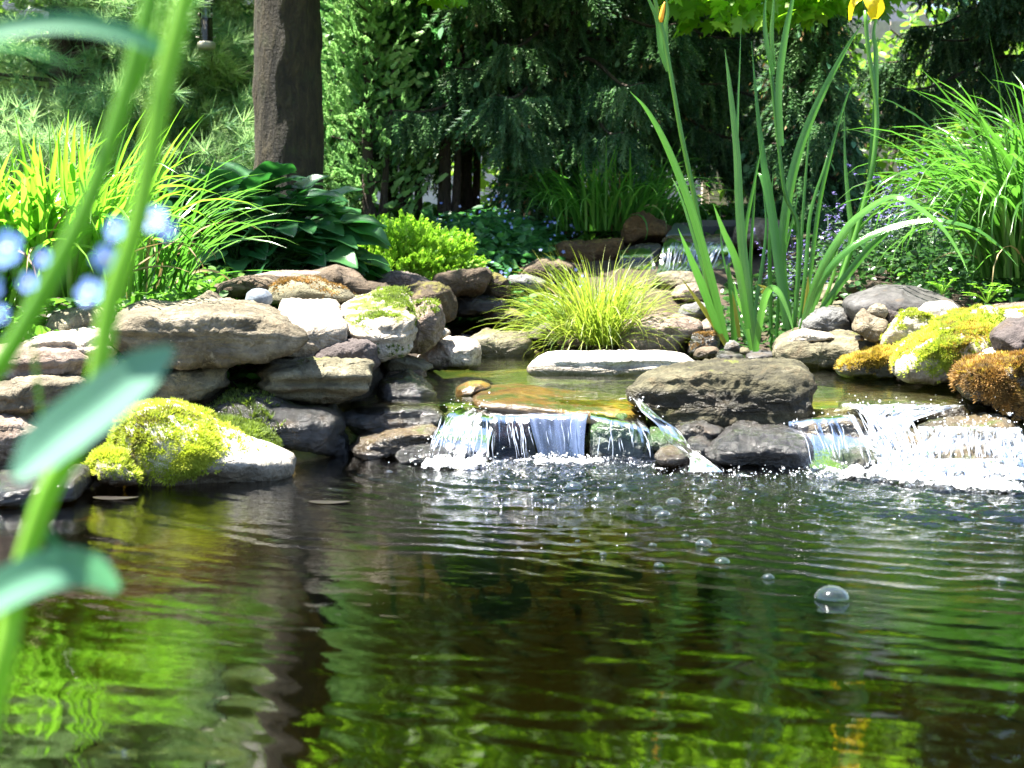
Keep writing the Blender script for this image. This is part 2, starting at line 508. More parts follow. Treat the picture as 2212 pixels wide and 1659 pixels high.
ys = np.concatenate([[-200, -60, -20, -8], np.linspace(-3, 9, 241), [10, 11, 13, 16, 25, 50, 100, 200]])
X, Y_ = np.meshgrid(xs, ys)
P = np.stack([X.ravel(), Y_.ravel(), np.zeros(X.size)], 1)
zz = ground_z(P[:, 0], P[:, 1]) + .035 * fbm(P * 2.2, 3) + .012 * fbm(P * 9, 3)
P[:, 2] = zz
tag(obj('ground', P, [gridfaces(len(ys), len(xs))], GROUND, loc=(0, 0, 0)), kind='structure')

# ------------------------------------------------------------------ water
S1, S2, S3 = (.085, 2.74), (.80, 2.66), (1.05, 2.6)
wr = np.random.default_rng(21)
def waves(x, y, amp):
    h = np.zeros_like(x)
    warp = .035 * noise(np.stack([x * 4, y * 4, x * 0 + 3.1], 1)) + .014 * noise(np.stack([x * 13, y * 13, x * 0 + 7.7], 1))
    for (sx, sy), g_, n in ((S1, 1.5, 16), (S2, 1.6, 14), (S3, 1.56, 8), ((-.25, 2.7), .3, 6)):
        d = np.hypot(x - sx, y - sy) + warp
        fall = 1.0 / (1 + (d / (.60 if g_ < 1.55 else .70)) ** 3.4)
        for k in range(n):
            lam = wr.uniform(.022, .075)
            ph = wr.uniform(0, 6.28)
            w_ = .5 + .5 * noise(np.stack([x * 3 + k * 9, y * 3, x * 0 + k * 3.7], 1)) * 1.6
            h += g_ * amp * .013 * lam * fall * np.clip(w_, 0, 2) * np.sin(d * 6.283 / lam + ph)
    # gentle cross ripples everywhere
    for k in range(22):
        lam = wr.uniform(.05, .17)
        a = wr.normal(math.pi / 2, .75)
        ph = wr.uniform(0, 6.28)
        h += amp * .00060 * lam * np.sin((x * math.cos(a) + (y + warp * .6) * math.sin(a)) * 6.283 / lam + ph) * (.6 + .8 * noise(np.stack([x * 2.5 + k * 5, y * 2.5, x * 0], 1)))
    return h
yy = [.7]
while yy[-1] < 2.98:
    yy.append(yy[-1] + np.interp(yy[-1], [.7, 1.1, 1.6, 2.9], [.01, .0028, .005, .009]))
yy = np.array(yy)
xx = np.concatenate([np.linspace(-2.2, -1.25, 60), np.linspace(-1.24, 1.24, 480), np.linspace(1.25, 2.2, 60)])
X, Y_ = np.meshgrid(xx, yy)
hx, hy = X.ravel(), Y_.ravel()
hz = waves(hx, hy, 1.0)
d1 = np.minimum(np.hypot(hx - S1[0], hy - S1[1]), np.minimum(np.hypot(hx - S2[0], hy - S2[1]), np.hypot(hx - S3[0], hy - S3[1])))
churn = np.exp(-(d1 / .22) ** 2)
hz += churn * .010 * fbm(np.stack([hx * 26, hy * 26, hx * 0], 1), 3)
tint = .0 + .8 * np.exp(-(d1 / .55) ** 1.3) + .28 * sstep(0, .9, hx) * sstep(1.3, 2.3, hy)
tag(obj('pond_water', np.stack([hx, hy, hz], 1), [gridfaces(len(yy), len(xx))], POND, loc=(0, 0, 0), tint=tint), kind='structure')

def sheet(name, x0, x1, y0, y1, zf, step, seed, amp, mat=None):
    xs = np.arange(x0, x1, step)
    ys = np.arange(y0, y1, step)
    X, Y_ = np.meshgrid(xs, ys)
    P = np.stack([X.ravel(), Y_.ravel(), np.full(X.size, seed * 1.0)], 1)
    z = zf(P[:, 0], P[:, 1]) + amp * fbm(P * np.array([9, 16, 1]), 3)
    P[:, 2] = z
    return tag(obj(name, P, [gridfaces(len(ys), len(xs))], mat or POOL, loc=(x0, y0, 0)), kind='structure')
Z1 = .098
def lipdrop(x, y):
    lip = 2.99 + .03 * np.sin(x * 9)
    return Z1 - .35 * np.clip(lip - y, 0, 1) ** 1.3
sheet('upper_pool_water', -.42, 1.30, 2.93, 4.86, lipdrop, .012, 3.3, .0018)
sheet('stream_water', -.36, .34, 4.80, 5.75, lambda x, y: .145 + .03 * sstep(4.8, 5.5, y) - .05 * sstep(4.95, 4.8, y), .010, 8.1, .020, STREAM)

# ------------------------------------------------------------------ stones
ROCK = {}
def rock(name, mat, k, pts, Yf, dep, label, e=.5, rough=1.0, cuts=20, strata=0.0, seed=None, res=(110, 56), tilt=0.0, sx=1.0, cat='stone', cut=(.80, .99), group=None):
    seed = len(ROCK) * 7 + 5 if seed is None else seed
    e = .15 if (e <= .36 and strata) else e * .72 if e < .7 else e
    rr = np.random.default_rng(seed)
    Yp = Yf + .15 * dep
    Q = np.array([at(px, py, Yp) for px, py in dp(k, pts)])[:, [0, 2]]
    Q[:, 0] = Q[:, 0].mean() + (Q[:, 0] - Q[:, 0].mean()) * sx
    A = Q
    B = np.roll(Q, -1, 0)
    cr = A[:, 0] * B[:, 1] - B[:, 0] * A[:, 1]
    c = ((A + B) * cr[:, None]).sum(0) / (3 * cr.sum())
    nt, npz = res
    th = np.arange(nt) / nt * 2 * math.pi
    Rr = np.zeros(nt)
    for i, t in enumerate(th):
        d = np.array([math.cos(t), math.sin(t)])
        best = 0
        for a, b in zip(A - c, B - c):
            e_ = b - a
            den = d[0] * e_[1] - d[1] * e_[0]
            if abs(den) < 1e-12: continue
            s = (a[0] * e_[1] - a[1] * e_[0]) / den
            u = (a[0] * d[1] - a[1] * d[0]) / den
            if s > 0 and -1e-6 <= u <= 1 + 1e-6: best = max(best, s)
        Rr[i] = best
    ker = np.array([1, 2, 3, 2, 1]) / 9.0
    ker = np.array([0, 1, 2, 1, 0]) / 4.0
    Rr = sum(kv * np.roll(Rr, s) for kv, s in zip(ker, (-2, -1, 0, 1, 2)))
    Rm = Rr.mean()
    ph = np.linspace(-math.pi / 2, math.pi / 2, 4000)
    ro = np.abs(np.cos(ph)) ** e
    et = np.sign(np.sin(ph)) * np.abs(np.sin(ph)) ** e
    ln = np.concatenate([[0], np.cumsum(np.hypot(np.diff(ro) * Rm, np.diff(et) * dep / 2))])
    q = np.linspace(0, ln[-1], npz + 2)[1:-1]
    ro, et = np.interp(q, ln, ro), np.interp(q, ln, et)
    n = np.stack([(ro[:, None] * np.cos(th)).ravel(), np.repeat(et, nt), (ro[:, None] * np.sin(th)).ravel()], 1)
    n = np.concatenate([n, [[0, -1, 0], [0, 1, 0]]])
    lim = (np.abs(n) ** (2 / e)).sum(1)
    for _ in range(cuts):
        kv = nrm(rr.normal(size=3) * np.array([1, 1.0, 1]))
        sup = (n @ kv).max()
        d = sup * rr.uniform(*cut)
        n = n - np.outer(np.maximum(0, n @ kv - d), kv) * 1.0
    Rt = np.concatenate([np.tile(Rr, npz), [Rm, Rm]])
    V = np.stack([c[0] + n[:, 0] * Rt, Yf + .5 * dep + n[:, 1] * dep / 2, c[1] + n[:, 2] * Rt], 1)
    V[:, 2] += tilt * (V[:, 1] - Yf)
    al = math.atan2(c[0], Yp)          # each stone is turned to face the pond's near shore
    dx, dy = V[:, 0] - c[0], V[:, 1] - Yp
    V[:, 0] = c[0] + dx * math.cos(al) + dy * math.sin(al)
    V[:, 1] = Yp - dx * math.sin(al) + dy * math.cos(al)
    i = np.arange(npz - 1)[:, None] * nt
    j = np.arange(nt)[None]
    quad = np.stack([i + j, i + (j + 1) % nt, i + nt + (j + 1) % nt, i + nt + j], 2).reshape(-1, 4)
    j = np.arange(nt)
    tri = np.concatenate([np.stack([(j + 1) % nt, j, np.full(nt, npz * nt)], 1), np.stack([(npz - 1) * nt + j, (npz - 1) * nt + (j + 1) % nt, np.full(nt, npz * nt + 1)], 1)])
    def normals(V):
        N = np.zeros_like(V)
        fn = np.cross(V[quad[:, 2]] - V[quad[:, 0]], V[quad[:, 3]] - V[quad[:, 1]])
        for q_ in range(4): np.add.at(N, quad[:, q_], fn)
        ft = np.cross(V[tri[:, 1]] - V[tri[:, 0]], V[tri[:, 2]] - V[tri[:, 0]])
        for q_ in range(3): np.add.at(N, tri[:, q_], ft)
        return nrm(N)
    N = normals(V)
    if ((V - V.mean(0)) * N).sum() < 0:
        quad, tri = quad[:, ::-1], tri[:, ::-1]
        N = -N
    size = min(np.ptp(Q[:, 0]), np.ptp(Q[:, 1]) * 1.6, dep * 1.6)
    o3 = rr.uniform(0, 50, 3)
    f0 = 1.0 / max(size, .03)
    disp = size * rough * (.03 * fbm(V * f0 * 1.8 + o3, 3) + .07 * ridged(V * f0 * 3.6 + o3, 5) + .03 * fbm(V * f0 * 13 + o3, 4))
    V2 = V + N * disp[:, None]
    if strata:
        sv = np.stack([V[:, 0] * 2.5, V[:, 1] * 2.5, (V[:, 2] + .02 * fbm(V * 5 + o3, 2)) * 55], 1)
        hN = N * np.array([1, 1, .0])
        V2 = V2 + hN * (strata * .013 * np.tanh(7 * noise(sv + o3)) * (.6 + noise(V * 7 + o3)))[:, None]
    N = normals(V2)
    o = obj(name, V2, [quad, tri], RM[mat])
    tag(o, label, cat, group)
    ROCK[o.name] = (o, V2, N)
    return o

# moss and algae tufts that grow on a stone (a part of that stone)
def tuft_base(n=7, seed=1):
    rr = np.random.default_rng(seed)
    V, T = [], []
    for k in range(n):
        a = rr.uniform(0, 6.28)
        r0 = rr.uniform(0, .5)
        b = np.array([math.cos(a) * r0, math.sin(a) * r0, -.1])
        tip = b + np.array([math.cos(a) * .55, math.sin(a) * .55, rr.uniform(.6, 1.1)])
        s = np.array([-math.sin(a), math.cos(a), 0]) * .22
        V += [b - s, b + s, tip]
        T.append([3 * k, 3 * k + 1, 3 * k + 2])
    return np.array(V), [np.array(T)]
TUFT = tuft_base()
def moss(o, mat, n, size, mask, name='moss', seed=2, hard=.02):
    _, V, N = ROCK[o.name]
    rr = np.random.default_rng(seed + len(V) + int(abs(V[0, 0]) * 1e4))
    m = np.clip(mask(V, N), 0, 1)
    m = m * np.clip(.5 - N[:, 1], 0, 1)
    m = m / m.sum()
    i = rr.choice(len(V), n, p=m)
    sp = np.ptp(V, 0).max() / 60
    T = V[i] + rr.normal(0, sp, (n, 3)) * (1 - np.abs(N[i])) - N[i] * size * .2
    Rm = frame(N[i], roll=rr.uniform(0, 6.28, n))
    Rm = Rm[:, :, [0, 2, 1]] * np.array([1, -1, 1])
    cl = noise(T * 40) * .7 + noise(T * 13 + 7) * .9 + .5 + rr.normal(0, .12, n)
    V_, F_, t = scatter(*TUFT, Rm, T, size * rr.uniform(.55, 1.3, n) * np.clip(1 + 1.3 * noise(T * 22 + 3), .45, 1.7), np.clip(cl, 0, 1))
    return obj(name, V_, F_, mat, parent=o, tint=t, smooth=False)
MOSS_Y = leaf_mat('yellow_green_moss', (.10, .075, .015), (.25, .33, .022), (.46, .50, .05), (.6, .75, .05), .35, .8)
MOSS_G = leaf_mat('green_moss', (.03, .05, .006), (.09, .14, .015), (.20, .27, .03), (.3, .45, .03), .3, .8)
MOSS_O = leaf_mat('golden_moss', (.14, .09, .01), (.36, .25, .03), (.55, .45, .07), (.6, .45, .05), .3, .8)
MOSS_B = leaf_mat('brown_moss', (.05, .03, .008), (.17, .095, .02), (.40, .21, .05), (.4, .22, .04), .25, .8)
def upmask(lo=0.1, f=9, t=.0, seed=0):
    return lambda V, N: sstep(lo, lo + .35, N[:, 2]) * sstep(t - .1, t + .1, fbm(V * f + seed, 3))

# --- bank beside the moss stones
rock('stone_slab', 'tan', 'L', [(690, 560), (735, 450), (860, 415), (1000, 430), (1180, 415), (1320, 410), (1560, 425), (1700, 465), (1880, 555), (1810, 620), (1640, 685), (1400, 715), (1100, 735), (900, 690), (740, 610)], 2.78, .50, 'largest tan slab bridging the dark cave in the stone bank', e=.3, strata=.5, res=(190, 90), cut=(.92, 1.02), cuts=9, tilt=.04)
rock('support_stone', 'olive', 'L', [(930, 830), (1050, 765), (1340, 715), (1375, 740), (1385, 850), (1290, 925), (1050, 985), (900, 990), (870, 920)], 2.80, .30, 'olive grey block propping up the largest slab, beside the dark cave', e=.4, strata=.4, res=(130, 60))
rock('ledge_stone', 'olive', 'D', [(548, 830), (553, 798), (560, 785), (640, 782), (760, 781), (805, 786), (822, 805), (827, 826), (806, 854), (735, 868), (640, 868), (562, 857)], 2.86, .34, 'long layered stone on the far side of the dark cave, under a purplish stone', e=.4, strata=1, res=(140, 64))
rock('angular_stone', 'purple', 'D', [(668, 786), (688, 757), (715, 745), (798, 735), (814, 748), (824, 788), (800, 806), (690, 804)], 2.98, .25, 'purplish brown wedge of stone lying on the long layered ledge', e=.5)
rock('stone_slab', 'pale', 'D', [(600, 698), (680, 700), (735, 700), (743, 712), (743, 742), (720, 752), (672, 775), (600, 764)], 3.0, .55, 'sunlit pale slab wedged behind the far end of the largest slab', e=.3, strata=.4, res=(120, 60), cut=(.94, 1.02), cuts=8, tilt=.08)
o = rock('mossy_block', 'paleg', 'D', [(738, 704), (815, 690), (872, 684), (893, 703), (894, 740), (880, 760), (828, 782), (780, 760), (742, 746)], 3.1, .62, 'pale cracked block with green moss draped over its corner', e=.36, strata=.4, res=(150, 80), tilt=.09, cut=(.86, 1.02))
moss(o, MOSS_G, 1600, .0075, lambda V, N: sstep(.35, .75, (V[:, 0] - V[:, 0].min()) / np.ptp(V[:, 0])) * sstep(-.05, .2, fbm(V * 14, 3)) * (N[:, 2] > .05))
o = rock('boulder', 'pink', 'M', [(470, 400), (560, 345), (700, 335), (765, 370), (795, 470), (745, 580), (640, 650), (540, 655), (520, 560)], 3.45, .42, 'reddish brown rough boulder with a moss cap at the stream mouth', e=.55, rough=1.2, res=(130, 64))
moss(o, MOSS_G, 500, .007, upmask(.55, 9, 0))
rock('flat_stone', 'brown', 'M', [(0, 210), (20, 150), (130, 112), (240, 160), (330, 265), (310, 320), (150, 320), (0, 300)], 3.9, .5, 'smooth brown hump of stone in front of the hosta', e=.6, sx=1.45, rough=.7)
o = rock('flat_stone', 'olive', 'D', [(592, 652), (598, 625), (625, 605), (690, 604), (738, 630), (760, 652), (700, 664)], 3.5, .45, 'moss topped flat stone beside the blue grey egg shaped pebble', e=.5, sx=1.2)
moss(o, MOSS_B, 900, .006, upmask(.4, 9, -.1))
rock('egg_pebble', 'bluegrey', 'D', [(529, 650), (533, 634), (545, 625), (560, 623), (577, 627), (588, 638), (589, 652), (578, 664), (560, 668), (540, 664)], 3.25, .10, 'blue grey egg shaped pebble lying on the largest slab', e=1.0, rough=.15, cuts=0, res=(70, 40), cat='pebble')
rock('rounded_stone', 'tan', 'L', [(1150, 370), (1200, 320), (1280, 268), (1330, 285), (1390, 355), (1400, 395), (1180, 395)], 3.2, .16, 'small peaked tan stone next to the blue grey pebble', e=.8, res=(80, 44))
rock('cream_pebble', 'pale', 'L', [(1420, 400), (1440, 370), (1500, 358), (1560, 378), (1570, 405), (1480, 415)], 3.12, .08, 'tiny cream pebble on the rim of the largest slab', e=.9, res=(60, 34), cat='pebble')
rock('flat_stone', 'brown', 'L', [(1340, 300), (1380, 240), (1500, 185), (1640, 175), (1700, 215), (1690, 270), (1500, 300)], 3.7, .4, 'low brown flat stone behind the peaked tan stone', e=.5, sx=1.4)
rock('flat_stone', 'pink', 'L', [(1580, 230), (1600, 185), (1720, 145), (1900, 150), (1960, 190), (1900, 230)], 3.9, .4, 'flat reddish stone under the hosta leaves', e=.5, sx=1.5)
# --- stream mouth and pool edge
rock('white_chip', 'pale', 'M', [(735, 545), (775, 490), (835, 520), (800, 552), (760, 560)], 3.75, .10, 'small white chip of stone perched at the stream mouth', e=.7, res=(70, 40))
rock('pool_stone', 'pale', 'M', [(620, 700), (680, 640), (760, 570), (880, 575), (1000, 602), (1012, 640), (1005, 735), (850, 745), (650, 745)], 3.75, .34, 'sunlit grey white boulder at the waterline of the upper pool', e=.5, res=(130, 64))
rock('flat_stone', 'olive', 'M', [(412, 720), (430, 685), (490, 672), (600, 698), (700, 722), (740, 738), (700, 752), (420, 750)], 3.35, .28, 'upper of two thin stones stacked at the edge of the upper pool', e=.45, strata=.5, res=(100, 50))
rock('flat_stone', 'brown', 'M', [(410, 755), (440, 748), (600, 748), (690, 755), (692, 800), (600, 812), (420, 830)], 3.33, .28, 'lower of two thin stones stacked at the edge of the upper pool', e=.35, strata=.5, res=(100, 50))
rock('wet_stone', 'wet', 'M', [(370, 960), (395, 860), (480, 810), (560, 798), (620, 815), (690, 860), (745, 905), (740, 985), (600, 1000), (400, 990)], 3.05, .4, 'glistening dark boulder below the two thin stacked stones', e=.6)
rock('stream_stone', 'olive', 'M', [(890, 600), (930, 560), (1040, 520), (1150, 548), (1310, 552), (1322, 600), (1322, 730), (1100, 740), (930, 700)], 4.35, .42, 'greenish grey slab standing half in water at the stream mouth', e=.4)
rock('bank_stone', 'brown', 'M', [(318, 290), (330, 215), (420, 225), (500, 285), (525, 330), (400, 350), (320, 340)], 4.3, .3, 'dark brown stone in front of the golden shrub', e=.6, sx=1.25)
rock('bank_stone', 'purple', 'M', [(398, 225), (420, 180), (480, 150), (560, 150), (640, 190), (720, 235), (640, 280), (500, 280)], 4.8, .35, 'grey topped stone under the golden shrub', e=.6, sx=1.25)
rock('bank_stone', 'brownm', 'M', [(480, 320), (520, 270), (640, 225), (740, 225), (820, 262), (860, 330), (865, 430), (760, 470), (600, 420)], 4.5, .4, 'mossy brown boulder beside the stream below the golden shrub', e=.55)
rock('bank_stone', 'brown', 'M', [(735, 215), (760, 172), (900, 140), (1020, 115), (1042, 160), (1005, 270), (960, 300), (860, 295), (800, 260)], 4.9, .4, 'brown boulder under the leafy blue flowered plants', e=.5, sx=1.25)
rock('bank_stone', 'brownm', 'M', [(1000, 270), (1010, 190), (1100, 158), (1180, 190), (1200, 240), (1180, 310), (1050, 320)], 5.1, .3, 'small dark brown stone at the far end of the stream', e=.6)
rock('bank_stone', 'wet', 'M', [(850, 380), (865, 290), (980, 290), (1130, 325), (1150, 385), (1010, 420), (880, 420)], 4.95, .35, 'black wet stone at the stream edge', e=.5, sx=1.25)
rock('bank_stone', 'grey', 'M', [(1165, 215), (1180, 175), (1330, 168), (1420, 215), (1400, 260), (1220, 260)], 5.3, .35, 'grey stone behind the golden sedge', e=.5)
rock('bank_stone', 'brownm', 'M', [(1020, 420), (1035, 375), (1085, 360), (1225, 388), (1290, 430), (1260, 470), (1080, 450)], 4.95, .3, 'mossy stone under the trailing tips of the golden sedge', e=.6)
o = rock('white_slab', 'white', 'D', [(1139, 800), (1150, 783), (1185, 774), (1260, 775), (1340, 772), (1440, 772), (1485, 778), (1512, 796), (1535, 806), (1520, 818), (1150, 816)], 3.66, .36, 'low sunlit white slab lying flat in the upper pool', e=.28, strata=.4, res=(180, 70), rough=.8, cut=(.93, 1.02))
rock('waterside_boulder', 'pink', 'N', [(835, 1080), (850, 1020), (960, 980), (1180, 975), (1340, 980), (1440, 1010), (1505, 1050), (1450, 1120), (1400, 1190), (1380, 1290), (850, 1290)], 4.32, .4, 'pinkish white and brown boulder beside the golden sedge at the waterline', e=.42, res=(140, 64))
rock('bank_stone', 'olive', 'N', [(730, 1110), (760, 1070), (850, 1040), (870, 1100), (860, 1225), (740, 1210)], 4.42, .2, 'small olive stone between the golden sedge and the pinkish boulder', e=.6, res=(80, 44))
rock('flat_stone', 'brown', 'N', [(310, 1190), (360, 1140), (480, 1115), (600, 1130), (615, 1190), (590, 1220), (330, 1220)], 4.35, .25, 'flat brown stone at the water below the golden sedge', e=.5, res=(90, 50))
rock('bank_stone', 'purple', 'N', [(90, 1120), (200, 1050), (400, 1040), (480, 1110), (400, 1180), (110, 1180)], 4.6, .3, 'dull stone in shade at the foot of the golden sedge', e=.6, res=(90, 50))
rock('bank_stone', 'pink', 'N', [(1480, 1090), (1500, 1030), (1560, 990), (1640, 990), (1700, 1050), (1690, 1120), (1500, 1130)], 4.5, .2, 'small pink stone behind the base of the first iris fan', e=.6, res=(80, 44))
o = rock('mossy_stone', 'wet', 'N', [(1390, 1280), (1420, 1180), (1430, 1120), (1600, 1105), (1660, 1160), (1640, 1230), (1500, 1300)], 4.22, .22, 'dark stone with a moss top at the foot of the iris', e=.5, res=(90, 50))
moss(o, MOSS_B, 500, .006, upmask(.3, 9, -.3))
rock('cobble', 'brown', 'N', [(1430, 1300), (1450, 1250), (1520, 1222), (1620, 1225), (1660, 1260), (1630, 1320), (1440, 1325)], 4.1, .15, 'round brown cobble at the waterline below the iris', e=.8, rough=.4, res=(80, 44))
rock('pebble', 'grey', 'N', [(1680, 1240), (1700, 1190), (1760, 1165), (1810, 1190), (1825, 1240), (1780, 1270), (1700, 1265)], 4.12, .09, 'pale grey round pebble between the iris fans', e=.9, rough=.2, cuts=2, res=(60, 36), cat='pebble')
rock('pebble', 'olive', 'N', [(1790, 1270), (1810, 1225), (1880, 1230), (1900, 1265), (1870, 1290)], 4.12, .08, 'small tan pebble beside the pale grey round pebble', e=.8, res=(60, 36), cat='pebble')
rock('wet_cobble', 'wet', 'N', [(1610, 1310), (1640, 1260), (1720, 1262), (1830, 1290), (1860, 1325), (1640, 1330)], 4.0, .12, 'black wet cobble under the pale grey round pebble', e=.7, res=(70, 40), cat='cobble')
rock('flat_stone', 'slate', 'N', [(1850, 1310), (1880, 1275), (2000, 1262), (2090, 1270), (2090, 1310), (1960, 1330)], 4.05, .2, 'thin slate coloured stone at the water beside the iris', e=.5, res=(80, 44))
# --- bank on the iris side
rock('bank_stone', 'olive', 'E', [(250, 480), (310, 320), (440, 290), (560, 270), (645, 290), (665, 400), (560, 450), (420, 500)], 4.6, .35, 'olive stone behind the dark smooth boulder', e=.55)
rock('flat_stone', 'olive', 'E', [(90, 570), (150, 515), (300, 488), (510, 465), (530, 560), (300, 600)], 4.45, .3, 'flat olive stone behind the iris leaves', e=.5)
rock('bank_stone', 'grey', 'E', [(105, 740), (115, 650), (155, 590), (260, 548), (400, 545), (520, 560), (600, 720), (640, 800), (450, 815)], 4.1, .4, 'grey stone between the iris and the dark smooth boulder', e=.5)
rock('smooth_boulder', 'slate', 'E', [(500, 480), (560, 432), (700, 390), (830, 332), (1000, 330), (1200, 345), (1400, 410), (1540, 480), (1640, 570), (1400, 660), (1100, 720), (760, 770), (610, 730), (540, 620)], 3.92, .62, 'large dark grey smooth boulder leaning over smaller stones', e=.75, rough=.45, cuts=5, res=(150, 70))
rock('angular_stone', 'tan', 'E', [(605, 715), (650, 600), (700, 548), (750, 590), (900, 640), (925, 672), (890, 800), (850, 865), (700, 810)], 3.72, .24, 'angular tan stone leaning on the dark smooth boulder', e=.42, res=(100, 50))
rock('cap_stone', 'tan', 'E', [(738, 565), (780, 510), (830, 488), (900, 510), (932, 560), (900, 615), (800, 605)], 3.78, .13, 'small stone balanced on the angular tan stone', e=.6, res=(80, 44))
rock('angular_stone', 'purple', 'E', [(905, 540), (945, 535), (1075, 605), (1010, 690), (920, 665)], 3.82, .14, 'small purplish stone behind the balanced stone', e=.5, res=(80, 44))
o = rock('mossy_block', 'paleg', 'E', [(885, 890), (905, 800), (1000, 680), (1085, 585), (1200, 570), (1330, 575), (1440, 640), (1462, 700), (1460, 820), (1350, 880), (1160, 920)], 3.58, .3, 'squarish stone with yellow green moss on its sunlit shoulder', e=.45, res=(130, 64))
moss(o, MOSS_Y, 900, .007, lambda V, N: sstep(.0, .2, fbm(V * 17, 3)) * (N[:, 2] > -.2))
rock('pale_wedge', 'white', 'E', [(1215, 570), (1290, 490), (1400, 475), (1510, 468), (1565, 500), (1600, 585), (1450, 640), (1300, 620)], 3.75, .18, 'white sunlit wedge of stone on the dark smooth boulder', e=.5, res=(90, 50))
rock('bank_stone', 'tan', 'E', [(1440, 830), (1455, 690), (1600, 645), (1800, 660), (1840, 720), (1700, 820), (1560, 870)], 3.6, .3, 'tan stone between the mossy squarish stone and the moss mound', e=.5, res=(100, 50))
o = rock('stone_slab', 'pale', 'E', [(1500, 650), (1700, 632), (1900, 590), (2100, 560), (2330, 545), (2330, 690), (2000, 690), (1800, 700)], 3.5, .55, 'white sunlit slab above the moss mound', e=.35, strata=.5, res=(140, 64))
moss(o, MOSS_Y, 400, .007, lambda V, N: (N[:, 2] > .3) * sstep(.1, .2, fbm(V * 7, 2)))
rock('stone_slab', 'pink', 'E', [(1780, 560), (1900, 520), (2050, 500), (2330, 490), (2330, 560), (2000, 575)], 3.8, .4, 'thin reddish slab behind the white sunlit slab', e=.4, res=(110, 50))
rock('flat_stone', 'olive', 'R', [(800, 625), (812, 570), (900, 530), (1050, 520), (1200, 512), (1400, 570), (1340, 600), (1180, 690), (1000, 700), (850, 660)], 3.85, .45, 'sloping dark olive rock sliding into the upper pool below the iris', e=.55, res=(130, 60), tilt=.05)
rock('thin_slab', 'pale', 'E', [(0, 870), (20, 775), (130, 735), (300, 762), (520, 815), (230, 835), (40, 880)], 3.9, .18, 'pale thin slab tilted on the sloping olive rock', e=.5, res=(90, 50))
rock('chip', 'pink', 'E', [(622, 830), (625, 790), (690, 785), (715, 830)], 3.75, .06, 'tiny pinkish chip beneath the angular tan stone', e=.7, res=(50, 30))
o = rock('mossy_ledge', 'wet', 'E', [(440, 1110), (520, 1040), (700, 975), (900, 920), (1080, 925), (1140, 960), (1060, 1080), (1000, 1180), (700, 1180), (480, 1150)], 3.5, .3, 'dark ledge fringed with golden moss overhanging the upper pool', e=.5, res=(120, 56))
moss(o, MOSS_O, 2200, .0095, lambda V, N: sstep(-.1, .35, N[:, 2]) * sstep(.25, .5, (V[:, 2] - V[:, 2].min()) / np.ptp(V[:, 2])) )
o = rock('moss_mound', 'pale', 'E', [(985, 1200), (1005, 1090), (1150, 980), (1400, 830), (1700, 705), (1850, 660), (1965, 690), (1990, 790), (1950, 930), (1780, 1060), (1640, 1130), (1590, 1250), (1300, 1260), (1100, 1250)], 3.2, .5, 'long sunlit mound covered in yellow moss above the side cascade', e=.6, res=(140, 70), tilt=.09, rough=.7)
moss(o, MOSS_Y, 5200, .0085, lambda V, N: sstep(-.25, .1, N[:, 2] - .3 * N[:, 1] - .2) * sstep(-.3, .0, fbm(V * 8, 3)) * sstep(1.0, .7, (V[:, 0] - V[:, 0].min()) / np.ptp(V[:, 0]) + .0))
moss(o, MOSS_O, 2600, .0075, lambda V, N: sstep(-.2, .3, N[:, 2]) * sstep(0, .2, fbm(V * 8 + 9, 3)) * sstep(.85, .6, (V[:, 0] - V[:, 0].min()) / np.ptp(V[:, 0])), name='golden_moss')
rock('boulder', 'purple', 'E', [(1885, 810), (1950, 730), (2050, 665), (2200, 640), (2380, 660), (2420, 830), (2330, 980), (2110, 995), (1940, 920)], 3.02, .36, 'purplish grey rounded boulder above the brown moss', e=.7, rough=.6, res=(120, 60))
rock('pale_stone', 'white', 'E', [(1570, 1140), (1680, 1060), (1890, 910), (2040, 955), (2100, 1000), (2050, 1060), (1750, 1120), (1640, 1180)], 3.08, .3, 'white overlit stone wedged under the purplish boulder', e=.55, res=(100, 50))
o = rock('moss_mound', 'wetbrown', 'E', [(1560, 1230), (1600, 1120), (1850, 1040), (2100, 1000), (2380, 980), (2420, 1640), (2150, 1600), (1900, 1520), (1760, 1450), (1640, 1360)], 2.88, .42, 'steep mound of shaggy brown moss beside the side cascade', e=.65, res=(130, 70), rough=.8)
moss(o, MOSS_B, 7000, .010, lambda V, N: sstep(-.5, 0, N[:, 2]) * sstep(-.35, -.05, fbm(V * 9, 3)))
moss(o, MOSS_O, 900, .0095, lambda V, N: sstep(.4, .8, N[:, 2] - .3 * N[:, 1]) , name='golden_moss')
# --- the stones of the falls
rock('big_rock', 'bigrock', 'R', [(-10, 860), (5, 800), (60, 772), (130, 745), (420, 705), (700, 695), (940, 692), (990, 722), (1020, 790), (1005, 920), (950, 960), (850, 1005), (830, 1030), (600, 1065), (450, 1085), (330, 1045), (200, 1000), (60, 890)], 2.92, .40, 'biggest rock, a shaded olive block between the two cascades', e=.3, strata=.35, res=(190, 90), cut=(.88, 1.02))
rock('lip_stone', 'ochre', 'Q', [(300, 330), (420, 285), (700, 275), (1000, 305), (1300, 345), (1600, 355), (1850, 395), (1975, 480), (1930, 590), (1700, 480), (1300, 430), (800, 385), (450, 375)], 2.90, .36, 'golden brown lip stone the main fall pours over', e=.5, rough=.5, cuts=4, res=(150, 64), tilt=.03)
rock('lip_cobble', 'ochre', 'Q', [(235, 260), (255, 180), (350, 132), (470, 125), (570, 160), (540, 210), (400, 260)], 3.1, .16, 'small golden stone breaking the surface above the main fall', e=.75, rough=.4, res=(80, 44))
